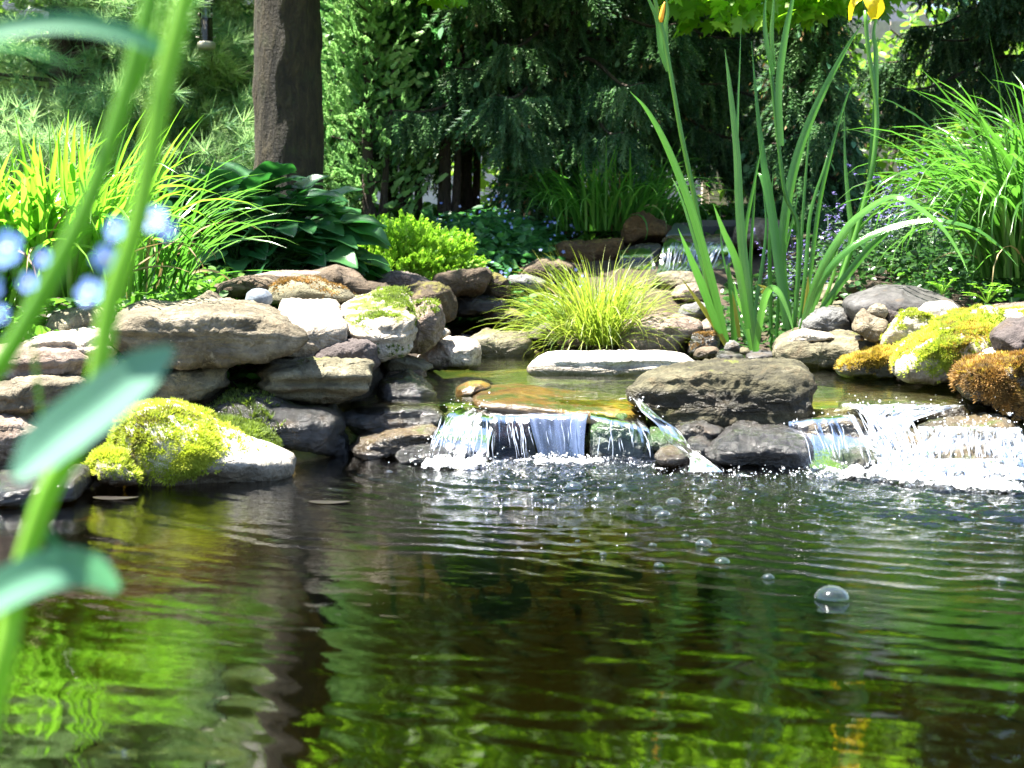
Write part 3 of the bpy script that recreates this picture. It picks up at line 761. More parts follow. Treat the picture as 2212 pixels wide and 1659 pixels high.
rock('fall_rock', 'wetred', 'Q', [(575, 600), (580, 440), (700, 418), (870, 440), (910, 560), (830, 680), (740, 690), (600, 640)], 2.92, .16, 'dark red wet stone behind the thin strands of the main fall', e=.4, res=(100, 50))
rock('fall_rock', 'wetgreen', 'Q', [(130, 560), (160, 440), (300, 400), (560, 410), (585, 560), (560, 640), (300, 650), (160, 620)], 2.9, .2, 'green slimy stone at the left shoulder of the main fall'.replace('left ', 'outer '), e=.5, res=(100, 50))
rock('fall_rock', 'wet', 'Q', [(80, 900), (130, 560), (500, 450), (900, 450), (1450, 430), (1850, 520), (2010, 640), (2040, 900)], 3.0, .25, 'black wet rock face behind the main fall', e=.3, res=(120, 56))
rock('fall_rock', 'wetgreen', 'Q', [(1440, 860), (1445, 470), (1500, 400), (1620, 385), (1780, 420), (1900, 530), (1950, 700), (1960, 880)], 2.86, .2, 'bright green algae covered column beside the main sheet of water', e=.5, rough=.5, res=(110, 56))
rock('fall_rock', 'wetbrown', 'Q', [(-40, 860), (0, 700), (100, 620), (300, 600), (470, 660), (520, 860)], 2.80, .18, 'low brown stone buried in white splash of the main fall', e=.6, res=(90, 50))
rock('ledge_stone', 'wet', 'M', [(60, 1070), (90, 1020), (300, 1000), (520, 985), (700, 985), (770, 1010), (760, 1085), (600, 1135), (300, 1200), (110, 1130)], 2.9, .35, 'upper step of wet dark ledges beside the main fall', e=.32, strata=1, res=(130, 60))
rock('ledge_stone', 'wetbrown', 'M', [(200, 1250), (230, 1180), (420, 1145), (740, 1105), (760, 1180), (640, 1230), (500, 1270), (260, 1320)], 2.8, .3, 'lower step of wet brown ledges beside the main fall', e=.4, strata=1, res=(120, 56))
rock('wet_stone', 'wet', 'M', [(20, 1300), (40, 1120), (130, 1080), (210, 1180), (230, 1320)], 2.86, .25, 'narrow black stone between the wet dome and the ledges', e=.6, res=(90, 50))
rock('wet_stone', 'wet', 'M', [(470, 1330), (500, 1270), (620, 1230), (760, 1220), (900, 1270), (900, 1340)], 2.72, .2, 'wet stone half drowned in foam in front of the ledges', e=.6, res=(90, 50))
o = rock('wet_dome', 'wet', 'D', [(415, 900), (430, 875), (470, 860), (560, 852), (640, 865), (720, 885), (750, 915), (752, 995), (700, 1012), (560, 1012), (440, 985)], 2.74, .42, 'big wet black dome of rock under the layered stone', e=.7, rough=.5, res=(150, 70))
moss(o, MOSS_G, 420, .008, lambda V, N: np.exp(-(((V[:, 0] - at(515, 870, 2.85)[0]) / .05) ** 2)) * (N[:, 2] > .3), name='moss')
o = rock('moss_stone', 'white', 'D', [(240, 975), (258, 925), (292, 900), (335, 893), (385, 900), (430, 918), (490, 945), (560, 978), (622, 1000), (645, 1022), (640, 1050), (560, 1072), (400, 1072), (285, 1060), (250, 1020)], 2.46, .30, 'white sunlit rounded stone with a thick yellow moss cap at the waterline', e=.75, rough=.5, cuts=4, res=(150, 70), tilt=.05)
moss(o, MOSS_Y, 5200, .0070, lambda V, N: sstep(.70, .36, (V[:, 0] - V[:, 0].min()) / np.ptp(V[:, 0]) - .25 * (V[:, 2] - V[:, 2].min()) / np.ptp(V[:, 2]) + .30 * fbm(V * 12, 3)) * sstep(-.6, -.2, N[:, 2]))
o = rock('moss_stone', 'wet', 'D', [(380, 925), (400, 897), (440, 902), (520, 918), (590, 945), (622, 970), (620, 1000), (560, 1005), (450, 970)], 2.64, .2, 'dark ridge of green moss behind the white rounded stone', e=.7, rough=.5, res=(110, 56))
moss(o, MOSS_G, 3600, .0095, lambda V, N: sstep(-.4, .0, N[:, 2]))
o = rock('moss_stone', 'paleg', 'D', [(180, 1030), (200, 990), (235, 978), (270, 990), (310, 1030), (300, 1050), (200, 1052)], 2.38, .2, 'small moss covered stone touching the white rounded stone', e=.7, res=(90, 50))
moss(o, MOSS_Y, 1300, .0085, lambda V, N: sstep(-.2, .2, N[:, 2]))
rock('waterline_stone', 'wet', 'D', [(-60, 1085), (-50, 1045), (60, 1038), (150, 1030), (205, 1030), (220, 1052), (205, 1082), (60, 1092)], 2.25, .24, 'dark wet slab at the waterline under the foreground plant'.replace('foreground plant', 'blurred stems'), e=.5, res=(110, 56))
rock('wall_stone', 'pale', 'L', [(160, 640), (175, 595), (330, 555), (600, 530), (690, 570), (725, 650), (690, 790), (640, 800), (560, 720), (300, 680)], 2.72, .32, 'sunlit cream block, topmost in the bank behind the blurred stems', e=.4, strata=.6, res=(120, 60))
rock('wall_stone', 'pink', 'L', [(-200, 800), (-190, 670), (0, 645), (200, 628), (480, 645), (575, 690), (530, 790), (200, 815)], 2.6, .36, 'pinkish flat block, second layer of the bank behind the blurred stems', e=.4, strata=.8, res=(130, 60))
rock('wall_stone', 'tan', 'L', [(-200, 1000), (-190, 830), (0, 815), (200, 808), (480, 820), (530, 900), (310, 965), (110, 1020), (-100, 1030)], 2.5, .36, 'tan block, third layer of the bank behind the blurred stems', e=.4, strata=.8, res=(130, 60))
rock('wall_stone', 'pink', 'L', [(-150, 1330), (-140, 1040), (0, 1022), (150, 1045), (225, 1140), (215, 1290), (120, 1360), (-60, 1380)], 2.42, .26, 'pinkish squat block, lowest of the bank behind the blurred stems', e=.45, strata=.6, res=(110, 56))
rock('bank_stone', 'olive', 'L', [(260, 580), (330, 420), (480, 385), (620, 380), (660, 430), (640, 540), (420, 600)], 3.0, .25, 'olive grey stone half hidden by the bright grass clump', e=.5, res=(90, 50))
rock('bank_stone', 'wet', 'L', [(860, 1060), (900, 940), (1200, 870), (1700, 860), (1720, 1000), (1300, 1080)], 3.05, .25, 'dark fill stone standing for shade at the back of the cave', e=.5, res=(80, 44))  # dark fill put where the cave holds only shade
# side cascade
rock('cascade_ledge', 'wetbrown', 'W', [(-20, 560), (0, 400), (230, 360), (600, 365), (750, 430), (770, 560), (300, 580)], 2.88, .3, 'ochre and black ledge at the inner edge of the side cascade', e=.45, strata=.8, res=(120, 56))
rock('cascade_ledge', 'wet', 'W', [(190, 690), (210, 580), (700, 580), (810, 620), (760, 700), (300, 710)], 2.82, .26, 'dark purple step below the ochre ledge of the side cascade', e=.45, strata=.8, res=(110, 50))
rock('cascade_stone', 'wetgreen', 'W', [(230, 860), (260, 780), (400, 700), (700, 675), (870, 740), (880, 870), (600, 890)], 2.7, .26, 'green brown stone at the foot of the side cascade steps', e=.6, res=(110, 50))
rock('cascade_plate', 'wetbrown', 'W', [(430, 330), (520, 250), (1000, 240), (1560, 255), (1640, 262), (1715, 340), (1700, 430), (1500, 430), (1200, 415), (1000, 360), (700, 400)], 2.92, .34, 'flat overhanging plate at the top of the side cascade', e=.35, strata=.4, res=(140, 60))
rock('cascade_stone', 'wetbrown', 'W', [(1200, 620), (1230, 490), (1400, 425), (1700, 435), (1850, 375), (2000, 390), (2150, 450), (2260, 570), (2260, 780), (1950, 790), (1600, 740), (1300, 720)], 2.78, .3, 'rounded boulder with water pouring over it in the side cascade', e=.5, res=(130, 60))
rock('cascade_stone', 'wetbrown', 'W', [(780, 900), (800, 650), (1000, 540), (1200, 520), (1400, 640), (1560, 740), (1500, 900)], 2.74, .3, 'middle stone of the side cascade buried in white water', e=.5, res=(110, 56))
rock('cascade_stone', 'wetbrown', 'W', [(1080, 900), (1300, 780), (1500, 735), (1800, 690), (1960, 770), (2130, 880), (2100, 960), (1700, 960), (1300, 930)], 2.58, .26, 'low mound at the foot of the side cascade', e=.6, res=(110, 56))
rock('cobble', 'wetbrown', 'R', [(128, 1190), (170, 1145), (230, 1132), (300, 1140), (345, 1175), (310, 1225), (240, 1250), (160, 1235)], 2.66, .12, 'smooth brown cobble in foam below the biggest rock', e=.85, rough=.25, cuts=2, res=(90, 50))
rock('wet_stone', 'wetgreen', 'R', [(90, 1110), (110, 1040), (180, 1035), (240, 1120), (210, 1160), (120, 1150)], 2.82, .2, 'small slick stone between the main fall and the brown cobble', e=.6, res=(80, 44))
rock('wet_stone', 'wet', 'R', [(310, 1150), (330, 1100), (400, 1088), (490, 1130), (480, 1195), (380, 1210)], 2.76, .16, 'small black stone beside the brown cobble', e=.6, res=(80, 44))
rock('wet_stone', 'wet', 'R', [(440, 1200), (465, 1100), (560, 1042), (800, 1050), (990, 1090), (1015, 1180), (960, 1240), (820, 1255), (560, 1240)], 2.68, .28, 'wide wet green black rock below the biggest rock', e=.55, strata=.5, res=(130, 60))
rock('wet_stone', 'wet', 'R', [(230, 1060), (260, 985), (420, 980), (560, 1040), (470, 1090), (300, 1090)], 2.86, .2, 'dark stone wedged under the biggest rock', e=.6, res=(90, 50))
# --- around the far little fall
o = rock('boulder', 'rust', 'N', [(855, 330), (860, 180), (890, 120), (1010, 110), (1120, 145), (1210, 190), (1250, 240), (1240, 310), (1130, 350), (960, 370), (880, 400)], 5.95, .4, 'rust brown mossy boulder beside the black spillway box', e=.55, res=(110, 56))
rock('long_stone', 'rust', 'N', [(225, 480), (235, 400), (300, 370), (520, 350), (860, 330), (900, 400), (820, 520), (500, 540), (240, 520)], 5.85, .3, 'long dark rusty stone behind the golden sedge', e=.4, res=(110, 50))
rock('bank_stone', 'brown', 'N', [(-20, 640), (20, 560), (240, 490), (500, 540), (460, 700), (100, 710)], 5.5, .3, 'brown shaded stone below the long rusty stone', e=.5, res=(90, 50))
rock('bank_stone', 'wet', 'N', [(780, 640), (830, 420), (1000, 380), (1160, 380), (1180, 620), (980, 660)], 5.8, .3, 'black wet stone at the side of the far little waterfall', e=.5, res=(90, 50))
rock('spill_stone', 'wetbrown', 'N', [(1150, 390), (1180, 335), (1250, 310), (1700, 318), (1770, 360), (1760, 420), (1500, 400), (1300, 380)], 5.78, .34, 'greenish spill stone in front of the black spillway box', e=.5, rough=.5, res=(110, 50), tilt=.05)
rock('bank_stone', 'wet', 'N', [(1150, 650), (1170, 400), (1480, 400), (1780, 420), (1800, 640)], 5.9, .2, 'black rock face behind the far little waterfall', e=.3, res=(80, 44))
rock('boulder', 'pink', 'N', [(1750, 330), (1770, 240), (1850, 190), (1980, 158), (2130, 180), (2200, 300), (2150, 400), (1900, 410), (1770, 390)], 5.8, .35, 'pinkish grey boulder beside the spillway half behind iris leaves', e=.6, res=(90, 50))
rock('bank_stone', 'tan', 'N', [(1090, 700), (1130, 630), (1260, 600), (1480, 620), (1540, 700), (1400, 760), (1160, 740)], 5.3, .3, 'tan stone under the far little waterfall', e=.6, res=(80, 44))
rock('bank_stone', 'pink', 'N', [(1250, 800), (1300, 730), (1450, 700), (1560, 760), (1560, 840), (1350, 850)], 5.0, .3, 'dull pink stone between golden sedge and iris', e=.6, res=(80, 44))
rock('bank_stone', 'grey', 'N', [(1300, 960), (1340, 890), (1480, 860), (1600, 900), (1620, 980), (1400, 1000)], 4.75, .3, 'grey stone with pale specks behind the pinkish boulder', e=.6, res=(80, 44))

# ------------------------------------------------------------------ falling water and foam
def veil(name, Lp, Rp, Yl, mat, label=None, parent=None, nu=70, nv=44, bulge=.006, cat='waterfall', seed=1):
    """a skin of water between a left and a right edge, each given as (px, py) with depth Yl per row"""
    k, Lp = Lp[0], Lp[1]
    Lw = curve([at(x, y, yy_) for (x, y), yy_ in zip(dp(k, Lp), Yl)], nv)
    Rw = curve([at(x, y, yy_) for (x, y), yy_ in zip(dp(k, Rp), Yl)], nv)
    u = np.linspace(0, 1, nu)
    V = Lw[:, None] * (1 - u)[None, :, None] + Rw[:, None] * u[None, :, None]
    W = np.linalg.norm(Rw - Lw, axis=1).mean()
    ln = np.concatenate([[0], np.cumsum(np.linalg.norm(np.diff((Lw + Rw) / 2, axis=0), axis=1))])
    fl = np.stack([np.broadcast_to(u[None] * W, (nv, nu)), np.broadcast_to(ln[:, None], (nv, nu)), np.full((nv, nu), seed * 1.7)], 2).reshape(-1, 3)
    V = V.reshape(-1, 3)
    b = noise(fl * np.array([70, 9, 1])) * bulge + noise(fl * np.array([22, 5, 1]) + 5) * bulge * 1.8
    if bulge > .014: b = b * .5 + fbm(fl * np.array([55, 40, 1]) + 9, 3) * bulge * 1.2
    V[:, 1] -= b
    V[:, 2] += b * .3
    o = obj(name, V, [gridfaces(nv, nu)], mat, parent=parent, attrs=fl)
    return tag(o, label, cat if parent is None else None)
STR_PROF = np.array([[-.5, 0, 0], [0, 0, .5], [.5, 0, 0]])
def strands(n, seed, k, tl, tr, Ytop, bl, br, Ybot, r=(.0005, .0016), arc=1.0, keep=1.0):
    """thin ropes of water from a top edge down to a bottom edge"""
    rr = np.random.default_rng(seed)
    parts = []
    a, b, c, d = (dp(k, [p])[0] for p in (tl, tr, bl, br))
    for i in range(n):
        u = rr.random()
        u2 = np.clip(u + rr.normal(0, .04), 0, 1)
        p0 = at(a[0] + (b[0] - a[0]) * u, a[1] + (b[1] - a[1]) * u, Ytop)
        p1 = at(c[0] + (d[0] - c[0]) * u2, c[1] + (d[1] - c[1]) * u2, Ybot)
        t0, t1 = rr.uniform(0, .6), rr.uniform(.5, 1.0)
        t1 = max(t1, t0 + .25)
        t = np.linspace(t0, min(t1, 1), 9)
        P = np.stack([p0[0] + (p1[0] - p0[0]) * t, p0[1] + (p1[1] - p0[1]) * t, p0[2] + (p1[2] - p0[2]) * t ** (1 + .6 * arc)], 1)
        P[:, 0] += .002 * np.sin(t * 9 + i)
        rad = rr.uniform(*r) * np.sin(np.linspace(.15, 3.0, 9)) * (1 + .5 * np.sin(t * 30 + i))
        V, F_ = tube(P, rad, 5, False)
        parts.append((V, F_, 0.5))
    V, F_, t = join(parts)
    return V, F_
WATER_STR = plain('bright_water_strands', (.55, .62, .75), .06, .9, trans=.55)
ICO_V = np.array([[0, 0, 1], [.894, 0, .447], [.276, .851, .447], [-.724, .526, .447], [-.724, -.526, .447], [.276, -.851, .447], [.724, .526, -.447], [-.276, .851, -.447], [-.894, 0, -.447], [-.276, -.851, -.447], [.724, -.526, -.447], [0, 0, -1.]])
ICO_F = np.array([[0, 1, 2], [0, 2, 3], [0, 3, 4], [0, 4, 5], [0, 5, 1], [1, 6, 2], [2, 7, 3], [3, 8, 4], [4, 9, 5], [5, 10, 1], [2, 6, 7], [3, 7, 8], [4, 8, 9], [5, 9, 10], [1, 10, 6], [6, 11, 7], [7, 11, 8], [8, 11, 9], [9, 11, 10], [10, 11, 6]])
def drops(P, s):
    n = len(P)
    return scatter(ICO_V, [ICO_F], frame(rng.normal(size=(n, 3))), P, s)

fall = thing('waterfall', 'main waterfall pouring over the golden lip stone into the pond', 'waterfall', at(1210, 1000, 2.8))
veil('water_sheet', ('Q', [(880, 385), (890, 410), (930, 560), (975, 720), (1000, 845)]), [(1440, 385), (1420, 415), (1400, 560), (1392, 720), (1395, 845)], [2.93, 2.885, 2.86, 2.845, 2.84], FALL_SHEET, parent=fall, nu=110, nv=60, bulge=.004, seed=1)
veil('side_film', ('Q', [(550, 355), (560, 420), (570, 560), (560, 700), (540, 850)]), [(890, 375), (900, 420), (920, 560), (950, 700), (985, 850)], [2.93, 2.88, 2.85, 2.83, 2.82], FALL_THIN, parent=fall, seed=2)
veil('side_film', ('Q', [(300, 330), (180, 400), (110, 520), (40, 640), (-60, 860)]), [(600, 370), (580, 440), (570, 560), (540, 700), (530, 860)], [2.93, 2.86, 2.83, 2.76, 2.72], fall_mat('mossy_fall_film', .34, .8, 60, 5, (.9, .95, .95)), parent=fall, seed=3)
veil('side_film', ('Q', [(1440, 370), (1450, 410), (1450, 560), (1445, 700), (1450, 850)]), [(1880, 410), (1960, 520), (1990, 640), (2010, 740), (2030, 850)], [2.93, 2.845, 2.82, 2.81, 2.80], FALL_THIN, parent=fall, seed=4)
parts = [strands(12, 1, 'Q', (560, 420), (900, 420), 2.88, (560, 840), (980, 840), 2.80),
         strands(4, 2, 'Q', (890, 410), (1420, 410), 2.87, (1000, 840), (1395, 840), 2.82, (.0006, .0014)),
         strands(30, 3, 'Q', (150, 380), (580, 390), 2.87, (-40, 840), (540, 840), 2.70, (.0006, .0018)),
         strands(10, 4, 'Q', (1440, 390), (1940, 500), 2.84, (1440, 840), (2020, 840), 2.78)]
V, F_, t = join([(a, b, .5) for a, b in parts])
obj('water_threads', V, F_, WATER_STR, parent=fall)  # these are thin ropes of falling water

cas = thing('waterfall', 'wide white side cascade tumbling down stones beside the brown moss mound', 'waterfall', at(2000, 1010, 2.66))
veil('white_water', ('W', [(430, 300), (520, 235), (700, 330), (780, 560), (820, 720), (830, 900)]), [(1650, 260), (1600, 262), (1150, 420), (1260, 600), (1330, 760), (1400, 920)], [2.98, 2.90, 2.84, 2.76, 2.70, 2.62], FALL_WHITE, parent=cas, nu=100, nv=70, bulge=.018, seed=5)
veil('white_water', ('W', [(1180, 520), (1220, 450), (1230, 560), (1200, 680), (1150, 800)]), [(2200, 480), (2160, 470), (2230, 600), (2240, 740), (2250, 880)], [2.86, 2.76, 2.74, 2.68, 2.6], FALL_WHITE, parent=cas, nu=110, nv=60, bulge=.018, seed=6)
veil('white_water', ('W', [(1100, 800), (1180, 760), (1050, 860), (960, 950)]), [(2200, 760), (2050, 760), (2180, 860), (2260, 950)], [2.66, 2.56, 2.52, 2.48], FALL_WHITE, parent=cas, nu=90, nv=40, bulge=.016, seed=7)
veil('ledge_film', ('W', [(-60, 420), (0, 390), (0, 560), (60, 700), (160, 880)]), [(600, 330), (620, 360), (760, 560), (800, 700), (860, 880)], [2.94, 2.86, 2.82, 2.76, 2.66], FALL_THIN, parent=cas, nu=80, nv=50, seed=8)
parts = [strands(40, 5, 'W', (480, 270), (1100, 300), 2.86, (800, 900), (1380, 920), 2.6, (.0006, .002)),
         strands(50, 6, 'W', (1230, 450), (2180, 450), 2.75, (1180, 860), (2240, 860), 2.56, (.0006, .002)),
         strands(14, 7, 'W', (0, 400), (740, 420), 2.84, (150, 860), (860, 870), 2.64)]
V, F_, t = join([(a, b, .5) for a, b in parts])
obj('water_threads', V, F_, WATER_STR, parent=cas)

gap = thing('waterfall', 'small trickle spilling between the main fall and the biggest rock', 'waterfall', at(1450, 980, 2.8))
veil('trickle', ('R', [(-30, 830), (10, 850), (60, 920), (150, 1000), (200, 1080), (280, 1140)]), [(60, 840), (70, 870), (170, 960), (260, 1020), (320, 1100), (360, 1170)], [3.0, 2.89, 2.82, 2.8, 2.74, 2.64], FALL_MID, parent=gap, nu=40, nv=50, seed=9)
veil('trickle', ('R', [(270, 1150), (330, 1180), (330, 1230), (320, 1260)]), [(360, 1140), (420, 1180), (470, 1220), (520, 1260)], [2.72, 2.64, 2.6, 2.58], FALL_WHITE, parent=gap, nu=40, nv=30, seed=10)
far = thing('waterfall', 'far little waterfall dropping from the black spillway box', 'waterfall', at(1500, 590, 5.7))
veil('water_sheet', ('N', [(1200, 330), (1190, 365), (1170, 440), (1150, 540), (1130, 620)]), [(1740, 325), (1750, 365), (1760, 440), (1740, 540), (1480, 640)], [5.85, 5.76, 5.70, 5.66, 5.60], fall_mat('far_fall_water', .3, .7, 30, 2, (.7, .8, .95)), parent=far, nu=60, nv=30, seed=11)
veil('side_film', ('N', [(820, 430), (830, 480), (820, 600), (800, 680)]), [(1080, 400), (1100, 460), (1120, 560), (1140, 680)], [5.8, 5.74, 5.7, 5.6], FALL_THIN, parent=far, nu=40, nv=30, seed=12)
V, F_ = strands(50, 9, 'N', (1180, 350), (1740, 350), 5.74, (1140, 600), (1560, 640), 5.62, (.0012, .003))
obj('water_threads', V, F_, WATER_STR, parent=far)

# splash: white drops, flecks for sun glints and broken foam where the falls meet the pond (nobody could count them)
rr = np.random.default_rng(77)
def foamline(k, pts, Y, n, spread, h, s):
    C = curve([at(x, y, Y_) for (x, y), Y_ in zip(dp(k, pts), Y)], 60)
    P = C[rr.integers(0, 60, n)] + rr.normal(0, 1, (n, 3)) * np.array([spread, spread, 0])
    P[:, 2] = np.abs(rr.normal(0, h, n)) + .001
    return P, np.clip(rr.lognormal(math.log(s * .62), .6, n), .0005, .005)
fo = [foamline('Q', [(0, 850), (250, 850), (500, 850)], [2.68, 2.68, 2.70], 900, .03, .022, .0018),
      foamline('Q', [(480, 860), (800, 850), (960, 850)], [2.72, 2.74, 2.75], 260, .02, .006, .0015),
      foamline('Q', [(960, 860), (1200, 850), (1500, 860)], [2.76, 2.77, 2.76], 1500, .018, .007, .0020),
      foamline('Q', [(1500, 860), (1800, 860), (2100, 890)], [2.75, 2.72, 2.62], 500, .022, .006, .0016),
      foamline('R', [(320, 1220), (600, 1260), (900, 1265), (1100, 1260)], [2.6, 2.58, 2.56, 2.56], 900, .022, .007, .0016),
      foamline('W', [(250, 880), (700, 890), (1100, 930), (1600, 960), (2250, 950)], [2.6, 2.58, 2.52, 2.46, 2.46], 2200, .03, .010, .0018),
      foamline('W', [(850, 850), (1300, 760), (2150, 820)], [2.62, 2.6, 2.54], 900, .04, .04, .0016)]
keep = [rr.random(len(f[0])) < .15 for f in fo]
dP, dS = np.concatenate([f[0][k] for f, k in zip(fo, keep)]), np.concatenate([f[1][k] for f, k in zip(fo, keep)])
fl_n = 300  # white flecks on the water, standing for sun glints
fx = np.concatenate([rr.normal(1160, 120, fl_n // 2), rr.normal(1650, 330, fl_n // 2)])
fy = 1012 + np.abs(rr.normal(0, 55, fl_n))
fP = []
for a_, b_ in zip(fx, fy):
    Yb = 2.7
    for _ in range(4):
        q = at(a_, b_, Yb); Yb *= H / (H - q[2])
    fP.append(at(a_, b_, Yb) * np.array([1, 1, 0]) + np.array([0, 0, .0012]))
dP = np.concatenate([dP, np.array(fP)])
dS = np.concatenate([dS, np.clip(rr.lognormal(math.log(.0009), .5, fl_n), .0005, .0028)])
parts = [drops(dP, dS * .8)]
def foam_mat():
    g = G('broken_foam')
    a = g.n("Attribute", {'attribute_name': 'tint'})
    tc = g.n("TexCoord").outputs['Object']
    n1 = g.noise(tc, 75, 6, .68, .4)
    n2 = g.noise(tc, 22, 3, .5)
    f = g.math('ADD', g.math('MULTIPLY', n1, .65), g.math('MULTIPLY', n2, .35))
    f = g.math('ADD', f, g.math('MULTIPLY', g.math('SUBTRACT', a.outputs['Fac'], .5), .75))
    fac = g.ramp(f, [(.50, (0, 0, 0)), (.62, (1, 1, 1))])
    bm = g.n("Bump", Strength=.9, Distance=.01, Height=n1)
    p = g.n("BsdfPrincipled", Base_Color=(.88, .91, .95), Roughness=.22, Normal=bm)
    return g.done(g.n("MixShader", Fac=fac, _1=g.n("BsdfTransparent", Color=(1, 1, 1)), _2=p))
BFOAM = foam_mat()
def foampatch(k, pts, Y, wback, wfront, hgt, amt, seed):
    """a lumpy skin of foam along a line on the water"""
    nu, nv = 150, 44
    C = curve([at(x, y, Y_) for (x, y), Y_ in zip(dp(k, pts), Y)], nu)
    v = np.linspace(-1, 1, nv)
    off = np.where(v < 0, v * wfront, v * wback)
    X = np.repeat(C[:, 0][None], nv, 0)
    Yv = C[:, 1][None] + off[:, None]
    P = np.stack([X, Yv, np.full_like(X, seed)], 2).reshape(-1, 3)
    fal = np.repeat(1 - np.abs(v) ** 1.4, nu) * np.tile(sstep(0, .12, np.linspace(0, 1, nu)) * sstep(1, .88, np.linspace(0, 1, nu)), nv)
    fal = fal * (.75 + .7 * noise(P * np.array([14, 14, 1])))
    b = np.clip(.35 + fbm(P * np.array([38, 38, 1]), 4) * .9, 0, 1.2)
    P[:, 2] = .0025 + hgt * b * np.clip(fal, 0, 1) + (C[:, 2].mean() if k == 'D' else 0)
    return P, [gridfaces(nv, nu)], np.clip(fal * amt, 0, 1)
parts2 = [foampatch('D', [(930, 712), (1000, 704), (1080, 702), (1160, 708)], [5.0, 5.1, 5.15, 5.1], .35, .25, .012, .5, 7.1),  # first strip: white added on the stream to brighten its dark water
          foampatch('Q', [(-120, 850), (250, 840), (560, 850)], [2.68, 2.68, 2.72], .07, .10, .035, .95, 1.1),
          foampatch('Q', [(500, 860), (800, 850), (1000, 850)], [2.72, 2.75, 2.76], .04, .05, .010, .62, 2.1),
          foampatch('Q', [(900, 870), (1200, 860), (1640, 870)], [2.74, 2.75, 2.74], .05, .085, .018, 1.0, 3.1),
          foampatch('Q', [(1480, 860), (1800, 860), (2200, 900)], [2.75, 2.72, 2.60], .04, .06, .008, .60, 4.1),
          foampatch('R', [(200, 1215), (600, 1260), (900, 1265), (1120, 1260)], [2.62, 2.57, 2.55, 2.55], .05, .06, .010, .66, 5.1),
          foampatch('W', [(150, 880), (700, 900), (1100, 930), (1600, 960), (2400, 950)], [2.58, 2.56, 2.50, 2.44, 2.44], .13, .10, .030, .92, 6.1)]
for p_ in parts2: pass
fm_ = obj('splash_foam_and_glints', *join(parts)[:2], FOAM)
tag(fm_, 'white drops at the foot of the falls and flecks standing for sun glints', 'spray', kind='stuff')
V, F_, t = join(parts2)
tag(obj('pond_foam', V, F_, BFOAM, tint=t), 'broken white foam on the pond, with a strip added to brighten the stream', 'foam', kind='stuff')
# bright spray drops sitting on the wet stones of the cascade
fo = []
for k, pts, Yt, n, s in (('W', [(500, 250), (1000, 250), (1550, 270)], 2.9, 500, .0016), ('W', [(1250, 430), (1700, 430), (2150, 460)], 2.74, 700, .0018), ('W', [(800, 560), (1000, 640), (1350, 760)], 2.68, 700, .0018),
                         ('Q', [(150, 350), (350, 330), (560, 330)], 2.86, 260, .0013), ('Q', [(60, 620), (250, 600), (450, 620)], 2.74, 420, .0017), ('Q', [(880, 415), (1150, 412), (1440, 395)], 2.865, 90, .001),
                         ('R', [(0, 840), (80, 900), (150, 990)], 2.84, 160, .0015), ('W', [(0, 420), (300, 400), (500, 300)], 2.86, 160, .0014)):
    C = curve([at(x, y, Yt) for x, y in dp(k, pts)], 60)
    n = n // 6
    P = C[rr.integers(0, 60, n)] + rr.normal(0, .012, (n, 3))
    fo.append((P, np.clip(rr.lognormal(math.log(s * .62), .5, n), .0005, .004)))
V, F_, t = drops(np.concatenate([f[0] for f in fo]), np.concatenate([f[1] for f in fo]))
tag(obj('spray_drops', V, F_, FOAM), 'bright spray leaping off the stones of the falls', 'spray', kind='stuff')

# bubbles floating on the pond
BUB = [(1797, 1295, 38), (1560, 1217, 17), (1660, 1250, 13), (1423, 1224, 11), (1303, 1199, 8), (1520, 1178, 18), (1480, 1160, 8), (1410, 1180, 9), (1523, 1117, 12), (1580, 1101, 9), (1625, 1132, 10), (1455, 1088, 17),
       (1420, 1104, 14), (1434, 1114, 15), (1383, 1100, 9), (1290, 1084, 14), (1240, 1056, 20), (1185, 1086, 12), (1118, 1089, 12), (1055, 1074, 12), (1243, 1146, 7), (1210, 1140, 6), (1120, 1185, 5), (2162, 1255, 12), (1520, 1083, 9),
       (840, 1022, 8), (1118, 1056, 15), (1158, 1046, 10), (1030, 1024, 9), (1500, 1060, 7), (1610, 1060, 8), (1690, 1048, 8), (1780, 1060, 7), (1890, 1040, 9), (1960, 1052, 8), (2050, 1060, 9), (1600, 1030, 10), (1540, 1045, 8), (2120, 1045, 8), (1350, 1060, 8)] + [(rx, ry, rs) for rx, ry, rs in zip(np.random.default_rng(5).normal(1300, 210, 34), 1018 + np.abs(np.random.default_rng(6).normal(0, 60, 34)), np.random.default_rng(8).uniform(4, 11, 34)) if 960 < rx < 1900]
n1, n2 = 26, 12
for i, (px, py, r) in enumerate(BUB):
    Yb = H * F / (py - 560)
    for _ in range(3):
        q = at(px, py, Yb)
        Yb *= H / (H - q[2])
    c = at(px, py, Yb)
    R_ = r * Yb / F
    a = np.arange(n1) / n1 * 6.2832
    b = np.linspace(0, math.pi / 2, n2)
    V = np.stack([(np.cos(b)[:, None] * np.cos(a)).ravel(), (np.cos(b)[:, None] * np.sin(a)).ravel(), np.repeat(np.sin(b) * .76, n1)], 1) * R_
    V[:, 2] += R_ * .12 * np.exp(-np.repeat(np.sin(b), n1) * 9)
    ii = np.arange(n2 - 1)[:, None] * n1
    j = np.arange(n1)[None]
    q = np.stack([ii + j, ii + (j + 1) % n1, ii + n1 + (j + 1) % n1, ii + n1 + j], 2).reshape(-1, 4)
    big = i == 0
    o = obj('bubble', V + c + np.array([0, 0, .0005]), [q], BUBBLE)
    lab = 'biggest clear bubble floating alone on the dark water' if big else 'small clear bubble drifting on the pond away from the falls'
    tag(o, lab, 'bubble', None if big else 'small bubbles floating on the pond')

